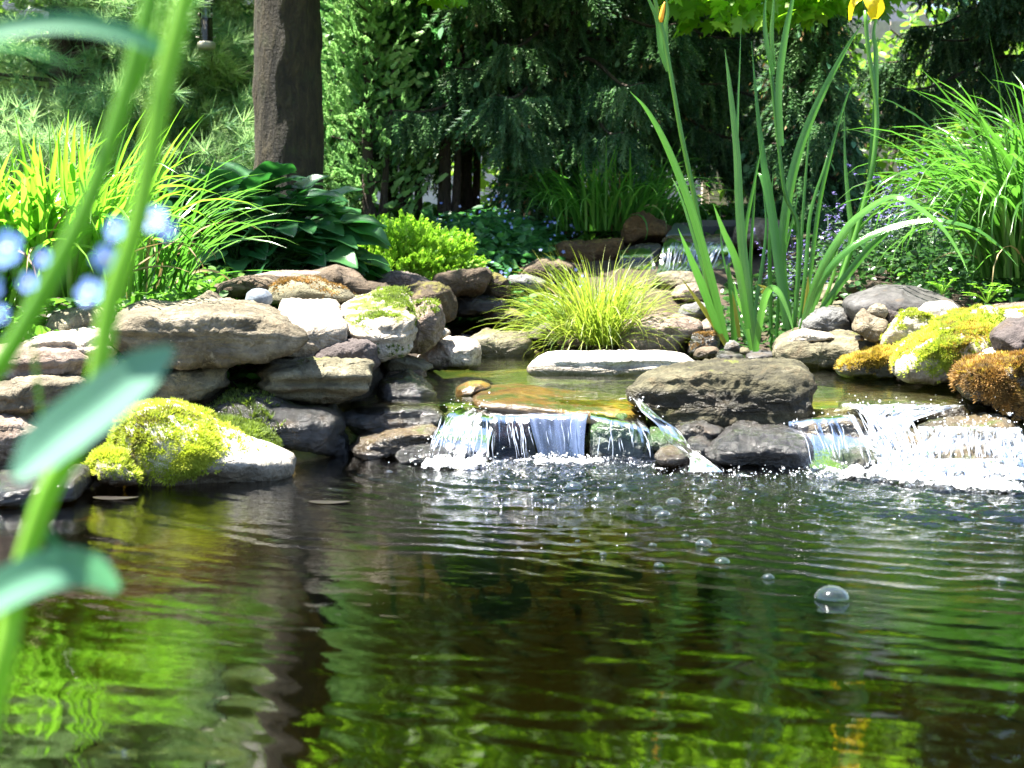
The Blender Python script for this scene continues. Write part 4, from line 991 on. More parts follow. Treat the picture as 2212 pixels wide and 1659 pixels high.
# ------------------------------------------------------------------ leaves and blades
def blades(base, az, lean, length, width, droop, seg=9, fold=.25, tint=None, twist=.5, power=1.6, taper=.9):
    n = len(base)
    t = np.linspace(0, 1, seg + 1)
    th = lean[:, None] + droop[:, None] * t[None] ** power
    st = (length / seg)[:, None]
    dx = np.sin(th) * st
    dz = np.cos(th) * st
    hx_ = np.concatenate([np.zeros((n, 1)), np.cumsum(dx[:, :-1], 1)], 1)
    hz_ = np.concatenate([np.zeros((n, 1)), np.cumsum(dz[:, :-1], 1)], 1)
    ca, sa = np.cos(az)[:, None], np.sin(az)[:, None]
    C = np.stack([base[:, 0:1] + hx_ * ca, base[:, 1:2] + hx_ * sa, base[:, 2:3] + hz_], 2)
    wprof = width[:, None] * np.clip((.65 + .35 * np.minimum(t * 4, 1)) * (1 - t ** 2.2) ** taper, .02, 1)[None]
    tw = rng.normal(0, twist, n)[:, None] * t[None]
    side = np.stack([-sa * np.cos(tw), ca * np.cos(tw), np.sin(tw)], 2)
    nor = np.stack([-np.cos(th) * ca, -np.cos(th) * sa, np.sin(th)], 2)
    Lf = C + side * wprof[..., None] * .5 + nor * (wprof * fold)[..., None]
    Rt = C - side * wprof[..., None] * .5 + nor * (wprof * fold)[..., None]
    V = np.stack([Lf, C, Rt], 2).reshape(-1, 3)
    k = np.arange(n)[:, None, None] * (seg + 1) * 3
    i = np.arange(seg)[None, :, None] * 3
    j = np.arange(2)[None, None]
    b = (k + i + j).reshape(-1)
    q = np.stack([b, b + 1, b + 4, b + 3], 1)
    tt = rng.random(n) if tint is None else tint
    return V, [q], np.repeat(tt, (seg + 1) * 3)
def clump(n, c, rad, length, width, lean, droop, seed=None, azc=None, azs=9, **kw):
    """n arching blades from round a base"""
    a = rng.uniform(0, 6.283, n)
    r = rad * np.sqrt(rng.random(n))
    base = np.stack([c[0] + r * np.cos(a), c[1] + r * np.sin(a), np.full(n, c[2])], 1)
    az = a + rng.normal(0, .5, n) if azc is None else rng.normal(azc, azs, n)
    out = r / rad
    le = np.abs(rng.normal(lean, lean * .5, n)) * (.3 + out)
    return blades(base, az, le, rng.uniform(*length, n), rng.uniform(*width, n), np.abs(rng.normal(droop, droop * .45, n)), **kw)

# --- daylily clumps
STRAW = leaf_mat('withered_blade', (.16, .10, .04), (.28, .20, .08), (.40, .32, .15), (.4, .3, .12), .25, .7)
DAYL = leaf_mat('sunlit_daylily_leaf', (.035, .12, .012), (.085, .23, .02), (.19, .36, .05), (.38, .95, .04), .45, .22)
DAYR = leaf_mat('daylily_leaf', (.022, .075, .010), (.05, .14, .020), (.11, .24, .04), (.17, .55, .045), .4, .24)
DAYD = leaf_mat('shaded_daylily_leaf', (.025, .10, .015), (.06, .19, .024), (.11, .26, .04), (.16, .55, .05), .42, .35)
def plant(name, label, cat, base, parts_, group=None):
    r = thing(name, label, cat, base, group)
    if name in ('daylily_clump', 'golden_sedge'):
        sg = name == 'golden_sedge'
        V, F_, t = clump(34 if sg else 16, np.asarray(base), .12, (.2, .34) if sg else (.22, .42), (.002, .0035) if sg else (.006, .011), .6, 1.9, fold=.4, twist=1.2)
        obj('withered_leaves', V, F_, STRAW, parent=r, tint=t)
    for nm, (V, F_, t), m in parts_:
        obj(nm, V, F_, m, parent=r, tint=t)
    return r
c = at(105, 640, 3.3)
plant('daylily_clump', 'bright yellow green clump of strap leaves on the bank behind the blurred stems', 'grass clump', c,
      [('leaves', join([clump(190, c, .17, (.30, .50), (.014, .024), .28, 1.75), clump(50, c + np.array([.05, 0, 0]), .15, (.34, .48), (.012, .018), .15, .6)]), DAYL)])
c = at(300, 630, 3.7)
plant('daylily_clump', 'long loose strap leaves trailing across the front of the hosta', 'grass clump', c,
      [('leaves', join([clump(80, c, .13, (.25, .45), (.008, .015), .35, 1.2), clump(16, c, .1, (.42, .60), (.009, .015), .6, .75, azc=-.1, azs=.35)]), DAYR)])
c = at(-60, 660, 3.2)
plant('daylily_clump', 'sunlit strap leaf clump at the picture edge beside the pinkish wall stones'.replace('picture edge', 'outer end of the bank'), 'grass clump', c,
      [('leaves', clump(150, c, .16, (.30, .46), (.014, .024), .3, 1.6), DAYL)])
c = at(1322, 500, 6.3)
plant('daylily_clump', 'dark green shaded strap leaf clump behind the rust brown boulder', 'grass clump', c,
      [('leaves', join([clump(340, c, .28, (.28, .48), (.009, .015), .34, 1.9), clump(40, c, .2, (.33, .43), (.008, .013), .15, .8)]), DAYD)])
c = at(2235, 600, 4.35)
c2 = at(2340, 570, 4.5)
plant('daylily_clump', 'tall lush green clump of arching strap leaves on the iris side bank', 'grass clump', c,
      [('leaves', join([clump(260, c, .17, (.45, .76), (.013, .021), .24, 2.2), clump(180, c2, .2, (.5, .80), (.013, .021), .2, 2.1), clump(36, c, .13, (.45, .70), (.011, .017), .40, 1.7, azc=math.pi, azs=.5)]), DAYR)])
# --- golden sedge
SEDGE = leaf_mat('golden_sedge_blade', (.07, .13, .012), (.18, .25, .02), (.32, .36, .06), (.45, .65, .05), .38, .42)
c = at(1285, 742, 4.45)
plant('golden_sedge', 'fine golden green sedge tussock arching over the water', 'sedge', c,
      [('leaves', join([clump(640, c, .11, (.22, .36), (.0030, .0052), .66, 1.2, seg=8, fold=.1), clump(90, c + np.array([.03, 0, 0]), .12, (.2, .30), (.003, .005), .3, .6, seg=8), clump(110, c, .10, (.26, .36), (.003, .005), .85, 1.4, seg=9, azc=math.pi, azs=.9)]), SEDGE)])

# --- iris: every leaf traced as its own strip
IRIS = leaf_mat('iris_leaf', (.03, .11, .02), (.07, .20, .035), (.15, .33, .055), (.20, .62, .07), .36, .30)
def striped_leaf():
    g = G('ribbed_iris_leaf')
    at_ = g.n("Attribute", {'attribute_name': 'tint'})
    fl_ = g.n("Attribute", {'attribute_name': 'flow'})
    mp = g.n("Mapping", Vector=fl_.outputs['Vector'], Scale=(11, 1.1, 1)).outputs[0]
    rib = g.noise(mp, 1.0, 3, .6)
    blot = g.noise(g.n("TexCoord").outputs['Object'], 9, 4, .6)
    f = g.math('ADD', at_.outputs['Fac'], g.math('MULTIPLY', g.math('SUBTRACT', rib, .5), .9))
    f = g.math('ADD', f, g.math('MULTIPLY', g.math('SUBTRACT', blot, .5), .5), True)
    cr = g.ramp(f, [(.05, (.022, .085, .016)), (.5, (.06, .18, .032)), (.95, (.16, .34, .06))])
    sy = g.n("SeparateXYZ", Vector=fl_.outputs['Vector'])
    dry = g.ramp(g.math('ADD', sy.outputs[1], g.math('MULTIPLY', blot, .12)), [(1.03, (0, 0, 0)), (1.06, (1, 1, 1))])
    cr = g.mix(dry, cr, (.30, .20, .06))
    bm = g.n("Bump", Strength=.35, Distance=.004, Height=rib)
    p = g.n("BsdfPrincipled", Base_Color=cr, Roughness=.2, Normal=bm)
    t = g.n("BsdfTranslucent", Color=g.mix(.5, cr, (.20, .62, .07)))
    return g.done(g.n("MixShader", Fac=.36, _1=p, _2=t))
IRISL = striped_leaf()
IRISY = leaf_mat('yellowing_iris_leaf', (.20, .22, .02), (.33, .30, .03), (.38, .22, .05), (.5, .5, .05), .35, .5)
def strip(k, pts, w, Y, tint, dY=0.0, n=30, face=0.0, up=0.0, wmin=.05, power=2.4):
    C2 = curve([(x, y, 0) for x, y in dp(k, pts)], n)
    t = np.linspace(0, 1, n)
    C = np.array([at(p[0], p[1], Y + dY * s) for p, s in zip(C2, t)])
    wd = w * Z[k][2] * Y / F * np.clip((.75 + .25 * np.minimum(t * 3, 1)) * (1 - t ** power), wmin, 1)
    d = nrm(np.gradient(C, axis=0))
    side = nrm(np.cross(d, np.array([math.sin(face), -math.cos(face), up])[None]))
    nor = np.cross(side, d)
    V = np.stack([C + side * wd[:, None] * .5, C + side * wd[:, None] * .25 + nor * wd[:, None] * .05, C + nor * wd[:, None] * .10, C - side * wd[:, None] * .25 + nor * wd[:, None] * .05, C - side * wd[:, None] * .5], 1).reshape(-1, 3)
    return V, [gridfaces(n, 5)], np.full(len(V), tint)
def stem(k, pts, w, Y, tint, dY=0.0, n=26):
    C2 = curve([(x, y, 0) for x, y in dp(k, pts)], n)
    C = np.array([at(p[0], p[1], Y + dY * s) for p, s in zip(C2, np.linspace(0, 1, n))])
    V, F_ = tube(C, w * .5 * Z[k][2] * Y / F * np.linspace(1.1, .75, n), 8)
    return V, F_, np.full(len(V), tint)
def iris(name, label, base, leaves, yellow, stems, buds=()):
    r = thing(name, label, 'iris', at(*dp('3', [base])[0], 4.4))
    i = 0
    for pts, w, Y, tn, dY, fc in leaves:
        V, F_, t = strip('3', pts, w, Y, tn, dY, face=fc, up=.9 if dY < -.25 else 0)
        obj('leaf', V, F_, IRISL, parent=r, tint=t, attrs=np.stack([np.tile(np.arange(5) / 4.0, 30) + tn * 9, np.repeat(np.linspace(0, 1, 30), 5), np.full(150, w * .1)], 1))
    for pts, w, Y in yellow:
        V, F_, t = strip('3', pts, w, Y, .5, 0)
        obj('withered_leaf', V, F_, IRISY, parent=r, tint=t)
    for pts, w, Y, tn in stems:
        V, F_, t = stem('3', pts, w, Y, tn)
        obj('stem', V, F_, IRIS, parent=r, tint=t)
    return r
ir1 = iris('yellow_flag_iris', 'iris fan next to the golden sedge with a closed yellow bud up high', (520, 1940), [
    ([(540, 1940), (450, 1560), (330, 1150), (200, 820), (90, 620), (-5, 515)], 52, 4.35, .55, -.15, .2),
    ([(500, 1880), (405, 1620), (330, 1440), (265, 1285)], 50, 4.3, .3, -.1, -.3),
    ([(580, 1930), (575, 1720), (555, 1560), (545, 1470)], 44, 4.4, .35, 0, .2),
    ([(470, 1750), (400, 1500), (330, 1260), (270, 1080), (230, 1000)], 22, 4.45, .6, .1, .3),
    ([(210, 400), (170, 280), (150, 120), (110, 20), (60, -80)], 36, 4.4, .7, 0, .2),
    ([(205, 300), (195, 150), (205, 60), (190, -60)], 28, 4.41, .8, 0, -.2)],
    [([(540, 1950), (450, 1800), (380, 1700), (285, 1565)], 34, 4.3), ([(610, 1900), (590, 1760), (570, 1640)], 26, 4.35)],
    [([(515, 1900), (430, 1560), (380, 1230), (320, 930), (280, 740), (235, 480), (195, 250), (165, 120), (120, -60)], 28, 4.37, .75)])
ir2 = iris('yellow_flag_iris', 'upright iris fan with several straight leaves and a tall kinked stem', (690, 1985), [
    ([(695, 1985), (655, 1650), (615, 1250), (595, 850), (555, 480), (528, 275)], 56, 4.25, .7, .05, 0),
    ([(650, 1700), (625, 1300), (600, 900), (602, 600), (612, 350), (620, 120)], 22, 4.3, .4, .1, .5),
    ([(660, 1850), (600, 1500), (520, 1300), (462, 1145)], 46, 4.2, .15, -.1, -.3),
    ([(690, 1985), (615, 1800), (565, 1620), (515, 1420), (500, 1180)], 20, 4.35, .5, .1, .2),
    ([(645, 1700), (640, 1350), (690, 1050), (745, 780)], 34, 4.35, .05, .1, .6),
    ([(690, 1980), (680, 1700), (672, 1500), (690, 1180), (712, 870)], 30, 4.4, .2, .1, .4),
    ([(700, 1985), (735, 1760), (765, 1650), (800, 1622), (845, 1665), (895, 1790), (920, 1900)], 46, 4.15, .6, -.1, .1),
    ([(905, 1900), (840, 1560), (800, 1250), (770, 1050), (745, 900), (710, 600), (678, 235)], 60, 4.4, .45, .1, .2),
    ([(870, 1850), (815, 1400), (775, 1150), (735, 1000), (703, 970)], 42, 4.42, .35, .1, -.2),
    ([(790, 1950), (785, 1700), (780, 1400), (790, 1150), (800, 960)], 30, 4.5, .5, .1, .3),
    ([(845, 820), (832, 500), (868, 200), (905, 20), (930, -120)], 46, 4.38, .3, 0, .2),
    ([(800, 420), (765, 250), (752, 100), (765, -80)], 30, 4.4, .5, 0, .1),
    ([(805, 380), (792, 200), (800, 60), (810, -80)], 26, 4.41, .8, 0, -.1),
    ([(705, 1985), (700, 1750), (745, 1450), (760, 1250), (740, 1050)], 26, 4.3, .25, .1, .2),
    ([(820, 1930), (830, 1700), (860, 1450), (920, 1200), (950, 1050)], 26, 4.45, .5, .1, .3),
    ([(680, 1985), (640, 1780), (600, 1680), (575, 1560)], 26, 4.25, .8, -.05, 0)],
    [([(735, 1650), (760, 1625), (712, 1600)], 26, 4.2)],
    [([(905, 1900), (930, 1700), (945, 1400), (930, 1230), (870, 1100), (835, 850), (803, 550), (785, 380)], 26, 4.42, .35)])
ir3 = iris('yellow_flag_iris', 'iris fan with two long arching leaves and an open yellow flower', (980, 1900), [
    ([(905, 1900), (850, 1500), (870, 1200), (930, 900), (1020, 650), (1130, 420), (1230, 240), (1298, 140)], 62, 4.45, .5, .1, .2),
    ([(935, 1900), (1000, 1600), (1060, 1150), (1140, 800), (1210, 560), (1275, 410)], 30, 4.5, .35, .1, .3),
    ([(920, 1900), (950, 1500), (975, 1100), (1005, 750), (1030, 640)], 20, 4.5, .55, .1, .1),
    ([(1085, 1760), (1180, 1560), (1240, 1340), (1225, 1150), (1205, 900), (1200, 585)], 40, 4.45, .65, .1, .1),
    ([(1340, 1000), (1375, 600), (1378, 300), (1368, 160), (1430, -60)], 34, 4.5, .3, 0, .1),
    ([(950, 1900), (1050, 1560), (1200, 1300), (1330, 1180), (1450, 1112), (1540, 1120), (1660, 1200), (1760, 1290), (1850, 1430), (1895, 1530)], 50, 4.2, .6, -.35, -.1),
    ([(965, 1890), (1080, 1570), (1250, 1385), (1450, 1285), (1650, 1240), (1780, 1245), (1950, 1295), (2080, 1390), (2180, 1500)], 48, 4.25, .4, -.3, .1),
    ([(1060, 1760), (1200, 1570), (1330, 1410), (1460, 1290), (1530, 1190)], 52, 4.35, .25, .1, .3),
    ([(1120, 1700), (1200, 1480), (1280, 1200), (1340, 1020), (1400, 880)], 26, 4.5, .1, .2, .3),
    ([(1240, 1340), (1350, 1220), (1480, 1090), (1560, 990)], 20, 4.5, .9, .1, .2),
    ([(940, 1890), (985, 1500), (1010, 1200), (1085, 950), (1120, 820)], 24, 4.52, .45, .1, -.2),
    ([(990, 1870), (1060, 1650), (1130, 1450), (1240, 1280), (1330, 1180)], 30, 4.48, .3, .1, .3),
    ([(1010, 1850), (1100, 1660), (1150, 1500), (1165, 1350)], 24, 4.5, .7, .1, 0)],
    [([(960, 1890), (990, 1660), (998, 1550)], 26, 4.3)],
    [([(1090, 1760), (1170, 1600), (1240, 1400), (1300, 1200), (1340, 1030), (1372, 850), (1384, 640), (1362, 450), (1332, 250), (1318, 60)], 30, 4.47, .7)])
YEL = leaf_mat('yellow_petal', (.75, .50, .01), (.85, .62, .015), (.90, .72, .02), (.95, .75, .02), .4, .5)
def petal(k, pts, w, Y, nm, parent, prof):
    n = 16
    C2 = curve([(x, y, 0) for x, y in dp(k, pts)], n)
    t = np.linspace(0, 1, n)
    C = np.array([at(p[0], p[1], Y - .03 * math.sin(3.1 * s)) for p, s in zip(C2, t)])
    wd = w * Z[k][2] * Y / F * np.interp(t, np.linspace(0, 1, len(prof)), prof)
    d = nrm(np.gradient(C, axis=0))
    side = nrm(np.cross(d, np.array([[0, -1., .15]])))
    nor = np.cross(side, d)
    us = np.linspace(-1, 1, 9)
    V = np.stack([C + side * (wd * u / 2)[:, None] + nor * (wd * (.18 * u * u + .05 * np.sin(u * 9 + t * 12)))[:, None] for u in us], 1).reshape(-1, 3)
    return obj(nm, V, [gridfaces(n, 9)], YEL, parent=parent, tint=np.full(len(V), .5))
fl = obj('flower', *tube([at(*dp('3', [(1318, 60)])[0], 4.47), at(*dp('3', [(1316, 10)])[0], 4.47), at(*dp('3', [(1330, -50)])[0], 4.47)], [.006, .008, .005]), IRIS, parent=ir3)
petal('3', [(1320, -30), (1345, 0), (1372, 40), (1368, 105)], 105, 4.44, 'petal', fl, [.3, .6, 1.0, .95, .35])
petal('3', [(1310, -20), (1265, -2), (1240, 40), (1232, 112)], 48, 4.46, 'petal', fl, [.5, .9, .8, .6, .3])
petal('3', [(1330, -20), (1350, -80), (1375, -140), (1400, -170)], 60, 4.48, 'petal', fl, [.4, .8, 1.0, .8, .3])
petal('3', [(1318, -20), (1300, -90), (1290, -150)], 50, 4.49, 'petal', fl, [.4, .9, 1.0, .3])
bud = [at(*dp('3', [p])[0], 4.36) for p in ((168, 125), (172, 90), (180, 50), (190, 10))]
V, F_ = tube(curve(bud, 12), .0075 * np.array([.5, .8, 1, 1, 1, .95, .9, .85, .75, .6, .4, .15]), 10)
obj('bud', V, F_, leaf_mat('orange_yellow_bud', (.7, .35, .02), (.8, .45, .03), (.85, .55, .03), (.9, .5, .03), .3, .5), parent=ir1, tint=np.full(len(V), .5))

# --- leaf shapes
LEAF = (np.array([[0, 0, 0], [.28, .25, .06], [.30, .55, .07], [0, .5, 0], [-.28, .25, .06], [-.30, .55, .07], [.16, .82, .03], [-.16, .82, .03], [0, 1, -.05]]),
        [np.array([[0, 1, 2, 3], [0, 3, 5, 4]]), np.array([[3, 2, 6], [3, 6, 8], [3, 8, 7], [3, 7, 5]])])
FLAT = (np.array([[0, 0, 0], [.22, .4, .03], [0, 1, 0], [-.22, .4, .03]]), [np.array([[0, 1, 2, 3]])])
def leafcloud(n, sampler, size, up=(0, 0, 1), spread=.6, base=LEAF, tint=None):
    P = sampler(n)
    n = len(P)
    a = rng.uniform(0, 6.283, n)
    d = np.stack([np.cos(a), np.sin(a), rng.normal(-.1, .4, n)], 1)
    u = np.asarray(up)[None] + rng.normal(0, spread, (n, 3))
    return scatter(*base, frame(d, u), P, rng.uniform(*size, n), tint)

# --- hosta
HOSTA = leaf_mat('hosta_leaf', (.012, .065, .020), (.026, .11, .032), (.055, .17, .05), (.07, .38, .04), .28, .34, veins=40)
def hosta_leaf():
    nu, nv = 13, 9
    u = np.linspace(0, 1, nu)
    v = np.linspace(-1, 1, nv)
    wd = .40 * np.sin(np.pi * np.clip(u, 0, 1) ** .62) ** .75 + .0
    X = wd[:, None] * v[None]
    y = u[:, None] - .10 * (1 - u[:, None]) ** 4 * np.abs(v[None]) * -1.2
    z = -.30 * u[:, None] ** 2 + .13 * np.abs(v[None]) * wd[:, None] * 2 + .014 * np.cos(v[None] * 16) * np.sin(np.pi * u[:, None]) + .03 * np.sin(u[:, None] * 11) * np.abs(v[None]) ** 2
    return np.stack([X, y + 0 * X, z + 0 * X], 2).reshape(-1, 3), [gridfaces(nu, nv)]
HL = hosta_leaf()
hc = at(545, 600, 4.9)
hc[2] = .32
n = 250
ph = rng.uniform(0, 6.283, n)
el = np.arcsin(rng.uniform(-.05, 1, n))
rad = np.array([.40, .30, .37])
dirs = np.stack([np.cos(ph) * np.cos(el), np.sin(ph) * np.cos(el), np.sin(el)], 1)
Pb = hc + dirs * rad * rng.uniform(.55, 1.0, (n, 1))
d = np.stack([np.cos(ph) * 1.0, np.sin(ph) * 1.0, np.sin(el) * 1.0 - .35], 1) + rng.normal(0, .25, (n, 3))
host = plant('hosta', 'large dark green hosta with broad ribbed leaves under the big trunk', 'hosta', hc,
      [('leaves', scatter(*HL, frame(d, dirs * .3 + np.array([0, -.25, 1.0]) + rng.normal(0, .25, (n, 3))), Pb, rng.uniform(.12, .19, n)), HOSTA)])
parts = []
for i in range(0, n, 1):
    b = hc + np.array([rng.normal(0, .06), rng.normal(0, .05), -.02])
    P = curve([b, b * .45 + Pb[i] * .55 + np.array([0, 0, .05]), Pb[i]], 8)
    V, F_ = tube(P, .004, 5, False)
    parts.append((V, F_, .8))
V, F_, t = join(parts)
obj('leaf_stalks', V, F_, HOSTA, parent=host, tint=t)

# --- golden shrub
SPR = []
for i in range(9):
    for s in (-1, 1):
        SPR.append((s * .0, .1 + i * .09, s * (.55 + .25 * (i % 2)) , .34 - .02 * i))
def spray_base(nf=9, flat=.05, wid=.09, ang=.75, ln=.34):
    V, Q = [], []
    rr_ = np.random.default_rng(5)
    def dia(p, d, l, w_):
        d = d / np.linalg.norm(d)
        s = np.cross(d, [0, 0, 1]); s = s / (np.linalg.norm(s) + 1e-9)
        b = len(V)
        z = np.array([0, 0, rr_.normal(0, flat)])
        V.extend([p, p + d * l * .5 + s * w_ + z, p + d * l + z * 2, p + d * l * .5 - s * w_ + z])
        Q.append([b, b + 1, b + 2, b + 3])
    dia(np.array([0, 0, 0.]), np.array([0, 1, 0.]), .5, wid * .6)
    dia(np.array([0, .45, 0.]), np.array([0, 1, 0.]), .55, wid * .8)
    for i in range(nf):
        y = .05 + .85 * i / nf
        s = 1 if i % 2 else -1
        dia(np.array([0, y, 0.]), np.array([s * math.sin(ang), math.cos(ang), rr_.normal(0, .15)]), ln * (1 - .45 * y), wid)
        dia(np.array([0, y, 0.]), np.array([s * math.sin(ang * .6), math.cos(ang * .6), rr_.normal(0, .25)]), ln * 1.1 * (1 - .45 * y), wid * .9)
    return np.array(V), [np.array(Q)]
SPRAY = spray_base()
def shell(c, r, n, zlo=-.3, lump=.35, seed=0, depth=.35):
    """points through the outer part of a lumpy crown, with outward directions"""
    d = nrm(rng.normal(size=(n * 2, 3)))
    d = d[d[:, 2] > zlo][:n]
    rr_ = (1 + lump * fbm(d * 2.6 + seed, 3)) * (1 - depth * rng.random(len(d)) ** 1.5)
    return np.asarray(c) + d * np.asarray(r) * rr_[:, None], d
GOLD = leaf_mat('golden_shrub_foliage', (.09, .21, .012), (.22, .42, .03), (.36, .52, .06), (.5, .95, .06), .42, .55)
gc = at(832, 592, 5.25)
P, d = shell(gc, (.33, .22, .17), 3200, -.15, .45, 3)
plant('golden_shrub', 'low bright yellow green shrub between the hosta and the blue flowered plants', 'shrub', gc,
      [('foliage', scatter(*SPRAY, frame(d + np.array([0, 0, .25]) + rng.normal(0, .45, d.shape), rng.normal(size=d.shape)), P, rng.uniform(.028, .055, len(P))), GOLD)])

# --- patch of brunnera: leaves and small blue flowers
BRUN = leaf_mat('brunnera_leaf', (.016, .075, .028), (.045, .15, .05), (.09, .23, .07), (.12, .45, .08), .33, .42)
BLUE = leaf_mat('small_blue_flower', (.16, .22, .62), (.25, .33, .75), (.40, .48, .85), (.35, .45, .9), .3, .6)
FLOWER5 = (np.concatenate([[[0, 0, 0]], *[[[math.cos(a - .5) * .55, math.sin(a - .5) * .55, .05], [math.cos(a) * 1.0, math.sin(a) * 1.0, .08], [math.cos(a + .5) * .55, math.sin(a + .5) * .55, .05]] for a in np.arange(5) * 1.2566]]),
           [np.array([[0, 1 + 3 * k, 2 + 3 * k, 3 + 3 * k] for k in range(5)])])
def patch(cx0, cx1, Y0, Y1, zadd):
    def f(n):
        Yq = rng.uniform(Y0, Y1, n)
        px = rng.uniform(cx0, cx1, n)
        x = (px - CX) * Yq / F
        z = ground_z(x, Yq)
        hump = np.clip(1 - ((px - (cx0 + cx1) / 2) / ((cx1 - cx0) / 2)) ** 2, 0, 1) * .9 + .1
        return np.stack([x, Yq, z + zadd * hump * rng.random(n) ** .6], 1)
    return f
bc = at(1065, 590, 5.3)
bc[2] = ground_z(bc[0], 5.3)
pl = plant('blue_flowered_plant', 'leafy dark green plants dotted with small blue flowers behind the brown stones', 'ground cover', bc,
      [('leaves', leafcloud(2600, patch(910, 1215, 5.2, 6.3, .16), (.03, .07)), BRUN)])
V, F_, t = scatter(*FLOWER5, frame(rng.normal(size=(190, 3)), np.array([0, -1, .4]) + rng.normal(0, .4, (190, 3))), patch(900, 1260, 5.2, 6.4, .24)(190), rng.uniform(.006, .010, 190))
obj('blossoms', V, F_, BLUE, parent=pl, tint=t)

# --- low foliage on the bank, under the hosta, around stones
LOWG = leaf_mat('low_bank_foliage', (.03, .10, .012), (.07, .19, .022), (.14, .28, .035), (.25, .65, .05), .4, .45)
LOWD = leaf_mat('dark_low_foliage', (.012, .04, .012), (.028, .085, .02), (.06, .13, .035), (.1, .3, .05), .3, .28)
b = at(420, 640, 3.7); b[2] = ground_z(b[0], 3.7)
plant('low_foliage', 'low cut leaved greenery spilling over the brown flat stones', 'ground cover', b,
      [('leaves', join([leafcloud(1800, patch(270, 600, 3.55, 4.5, .10), (.018, .04)), leafcloud(350, patch(230, 480, 3.4, 3.8, .12), (.02, .045)), leafcloud(700, patch(-160, 330, 2.95, 3.5, .12), (.02, .045))]), LOWG)])
b = at(1850, 600, 4.6); b[2] = ground_z(b[0], 4.6)
plant('glossy_ground_cover', 'dark glossy small leaved ground cover glinting in the sun behind the iris', 'ground cover', b,
      [('leaves', leafcloud(3200, patch(1560, 2240, 4.45, 5.4, .12), (.018, .036), spread=.8), LOWD)])
b = at(2000, 620, 4.25); b[2] = ground_z(b[0], 4.25)
plant('leafy_fringe', 'small leafy fringe along the stones below the tall strap leaves', 'ground cover', b,
      [('leaves', leafcloud(700, patch(1900, 2260, 4.2, 4.5, .07), (.012, .026), spread=.9), LOWD)])
def bank(n):
    x, y = rng.uniform(-4.2, 4.2, n), rng.uniform(1.0, 8.6, n)
    z = ground_z(x, y)
    inside = (z < .03) | ((x > -.5) & (x < 1.3) & (y < 5.9)) | ((np.abs(x) < 1.3) & (y < 2.9))
    P = np.stack([x, y, z + .01 + .05 * rng.random(n) ** 2 * (.5 + fbm(np.stack([x * 2, y * 2, x * 0], 1), 2))], 1)[~inside]
    return P[fbm(P * 1.6 + 4, 2) > -.16]
tag(obj('ground_cover', *(lambda r_: (r_[0], r_[1]))(leafcloud(80000, bank, (.02, .05), spread=.7)), LOWG), 'low leafy ground cover carpeting the garden banks', 'ground cover', kind='stuff')
def seedling(label, px, py, Y, n, h, s):
    c = at(px, py, Y)
    c[2] = min(c[2], ground_z(c[0], Y) + .06)
    P = c + rng.normal(0, 1, (n, 3)) * np.array([.03, .02, 0]) + np.array([0, 0, 1]) * rng.uniform(.4, 1, (n, 1)) * h
    parts = []
    for q in P:
        V, F_ = tube(curve([c, (c + q) / 2 + np.array([rng.normal(0, .005), 0, .01]), q], 6), .0012, 4, False)
        parts.append((V, F_, .6))
    lv = []
    for q in P:
        a = rng.uniform(0, 6.28)
        dd = np.array([[math.cos(a + k * 2.094), math.sin(a + k * 2.094), .1] for k in range(3)])
        lv.append(scatter(*LEAF, frame(dd), np.repeat(q[None], 3, 0), rng.uniform(s * .8, s * 1.2, 3)))
    r = thing('clover_seedling', label, 'seedling', c)
    V, F_, t = join(parts); obj('stalks', V, F_, GOLD, parent=r, tint=t)
    V, F_, t = join(lv); obj('leaves', V, F_, DAYL, parent=r, tint=t)
seedling('bright yellow green seedling standing above the white sunlit slab', 2132, 655, 3.95, 16, .055, .016)
seedling('small green seedling by the top of the dark smooth boulder', 2035, 635, 4.05, 14, .05, .013)

# --- catmint
CATL = leaf_mat('catmint_leaf', (.05, .10, .05), (.09, .16, .08), (.15, .23, .13), (.2, .4, .15), .3, .6)
CATF = leaf_mat('catmint_flower', (.17, .14, .50), (.25, .20, .62), (.38, .32, .75), (.4, .35, .85), .3, .6)
b = at(1850, 590, 4.95); b[2] = ground_z(b[0], 4.95)
st, lv, fw = [], [], []
for i in range(95):
    px0 = rng.uniform(1660, 2030)
    Yq = rng.uniform(4.75, 5.3)
    x0 = (px0 - CX) * Yq / F
    z0 = ground_z(x0, Yq)
    hh = rng.uniform(.16, .33) * (1.25 if px0 > 1880 else .8)
    tip = np.array([x0 + rng.normal(.02, .08), Yq + rng.normal(-.03, .05), z0 + hh])
    C = curve([(x0, Yq, z0), ((x0 + tip[0]) / 2 + rng.normal(0, .015), Yq, z0 + hh * .55), tip], 12)
    V, F_ = tube(C, .0016, 4, False)
    st.append((V, F_, .4))
    for j in range(1, 8):
        q = C[j]
        a = rng.uniform(0, 6.28)
        dd = np.array([[math.cos(a), math.sin(a), -.1], [-math.cos(a), -math.sin(a), -.1]])
        lv.append(scatter(*LEAF, frame(dd), np.repeat(q[None], 2, 0), rng.uniform(.018, .032, 2)))
    for j in range(6, 12):
        q = C[j]
        m = 5
        a = rng.uniform(0, 6.28, m)
        dd = np.stack([np.cos(a), np.sin(a), rng.normal(.1, .3, m)], 1)
        if rng.random() < .7:
            fw.append(scatter(*LEAF, frame(dd), np.repeat(q[None], m, 0) + rng.normal(0, .004, (m, 3)), rng.uniform(.007, .013, m)))
r = thing('catmint', 'hazy clump of small violet flower spikes between the iris and the strap leaves', 'flowering plant', b)
for nm, pp, m in (('stems', st, CATL), ('leaves', lv, CATL), ('blossoms', fw, CATF)):
    V, F_, t = join(pp)
    obj(nm, V, F_, m, parent=r, tint=t)

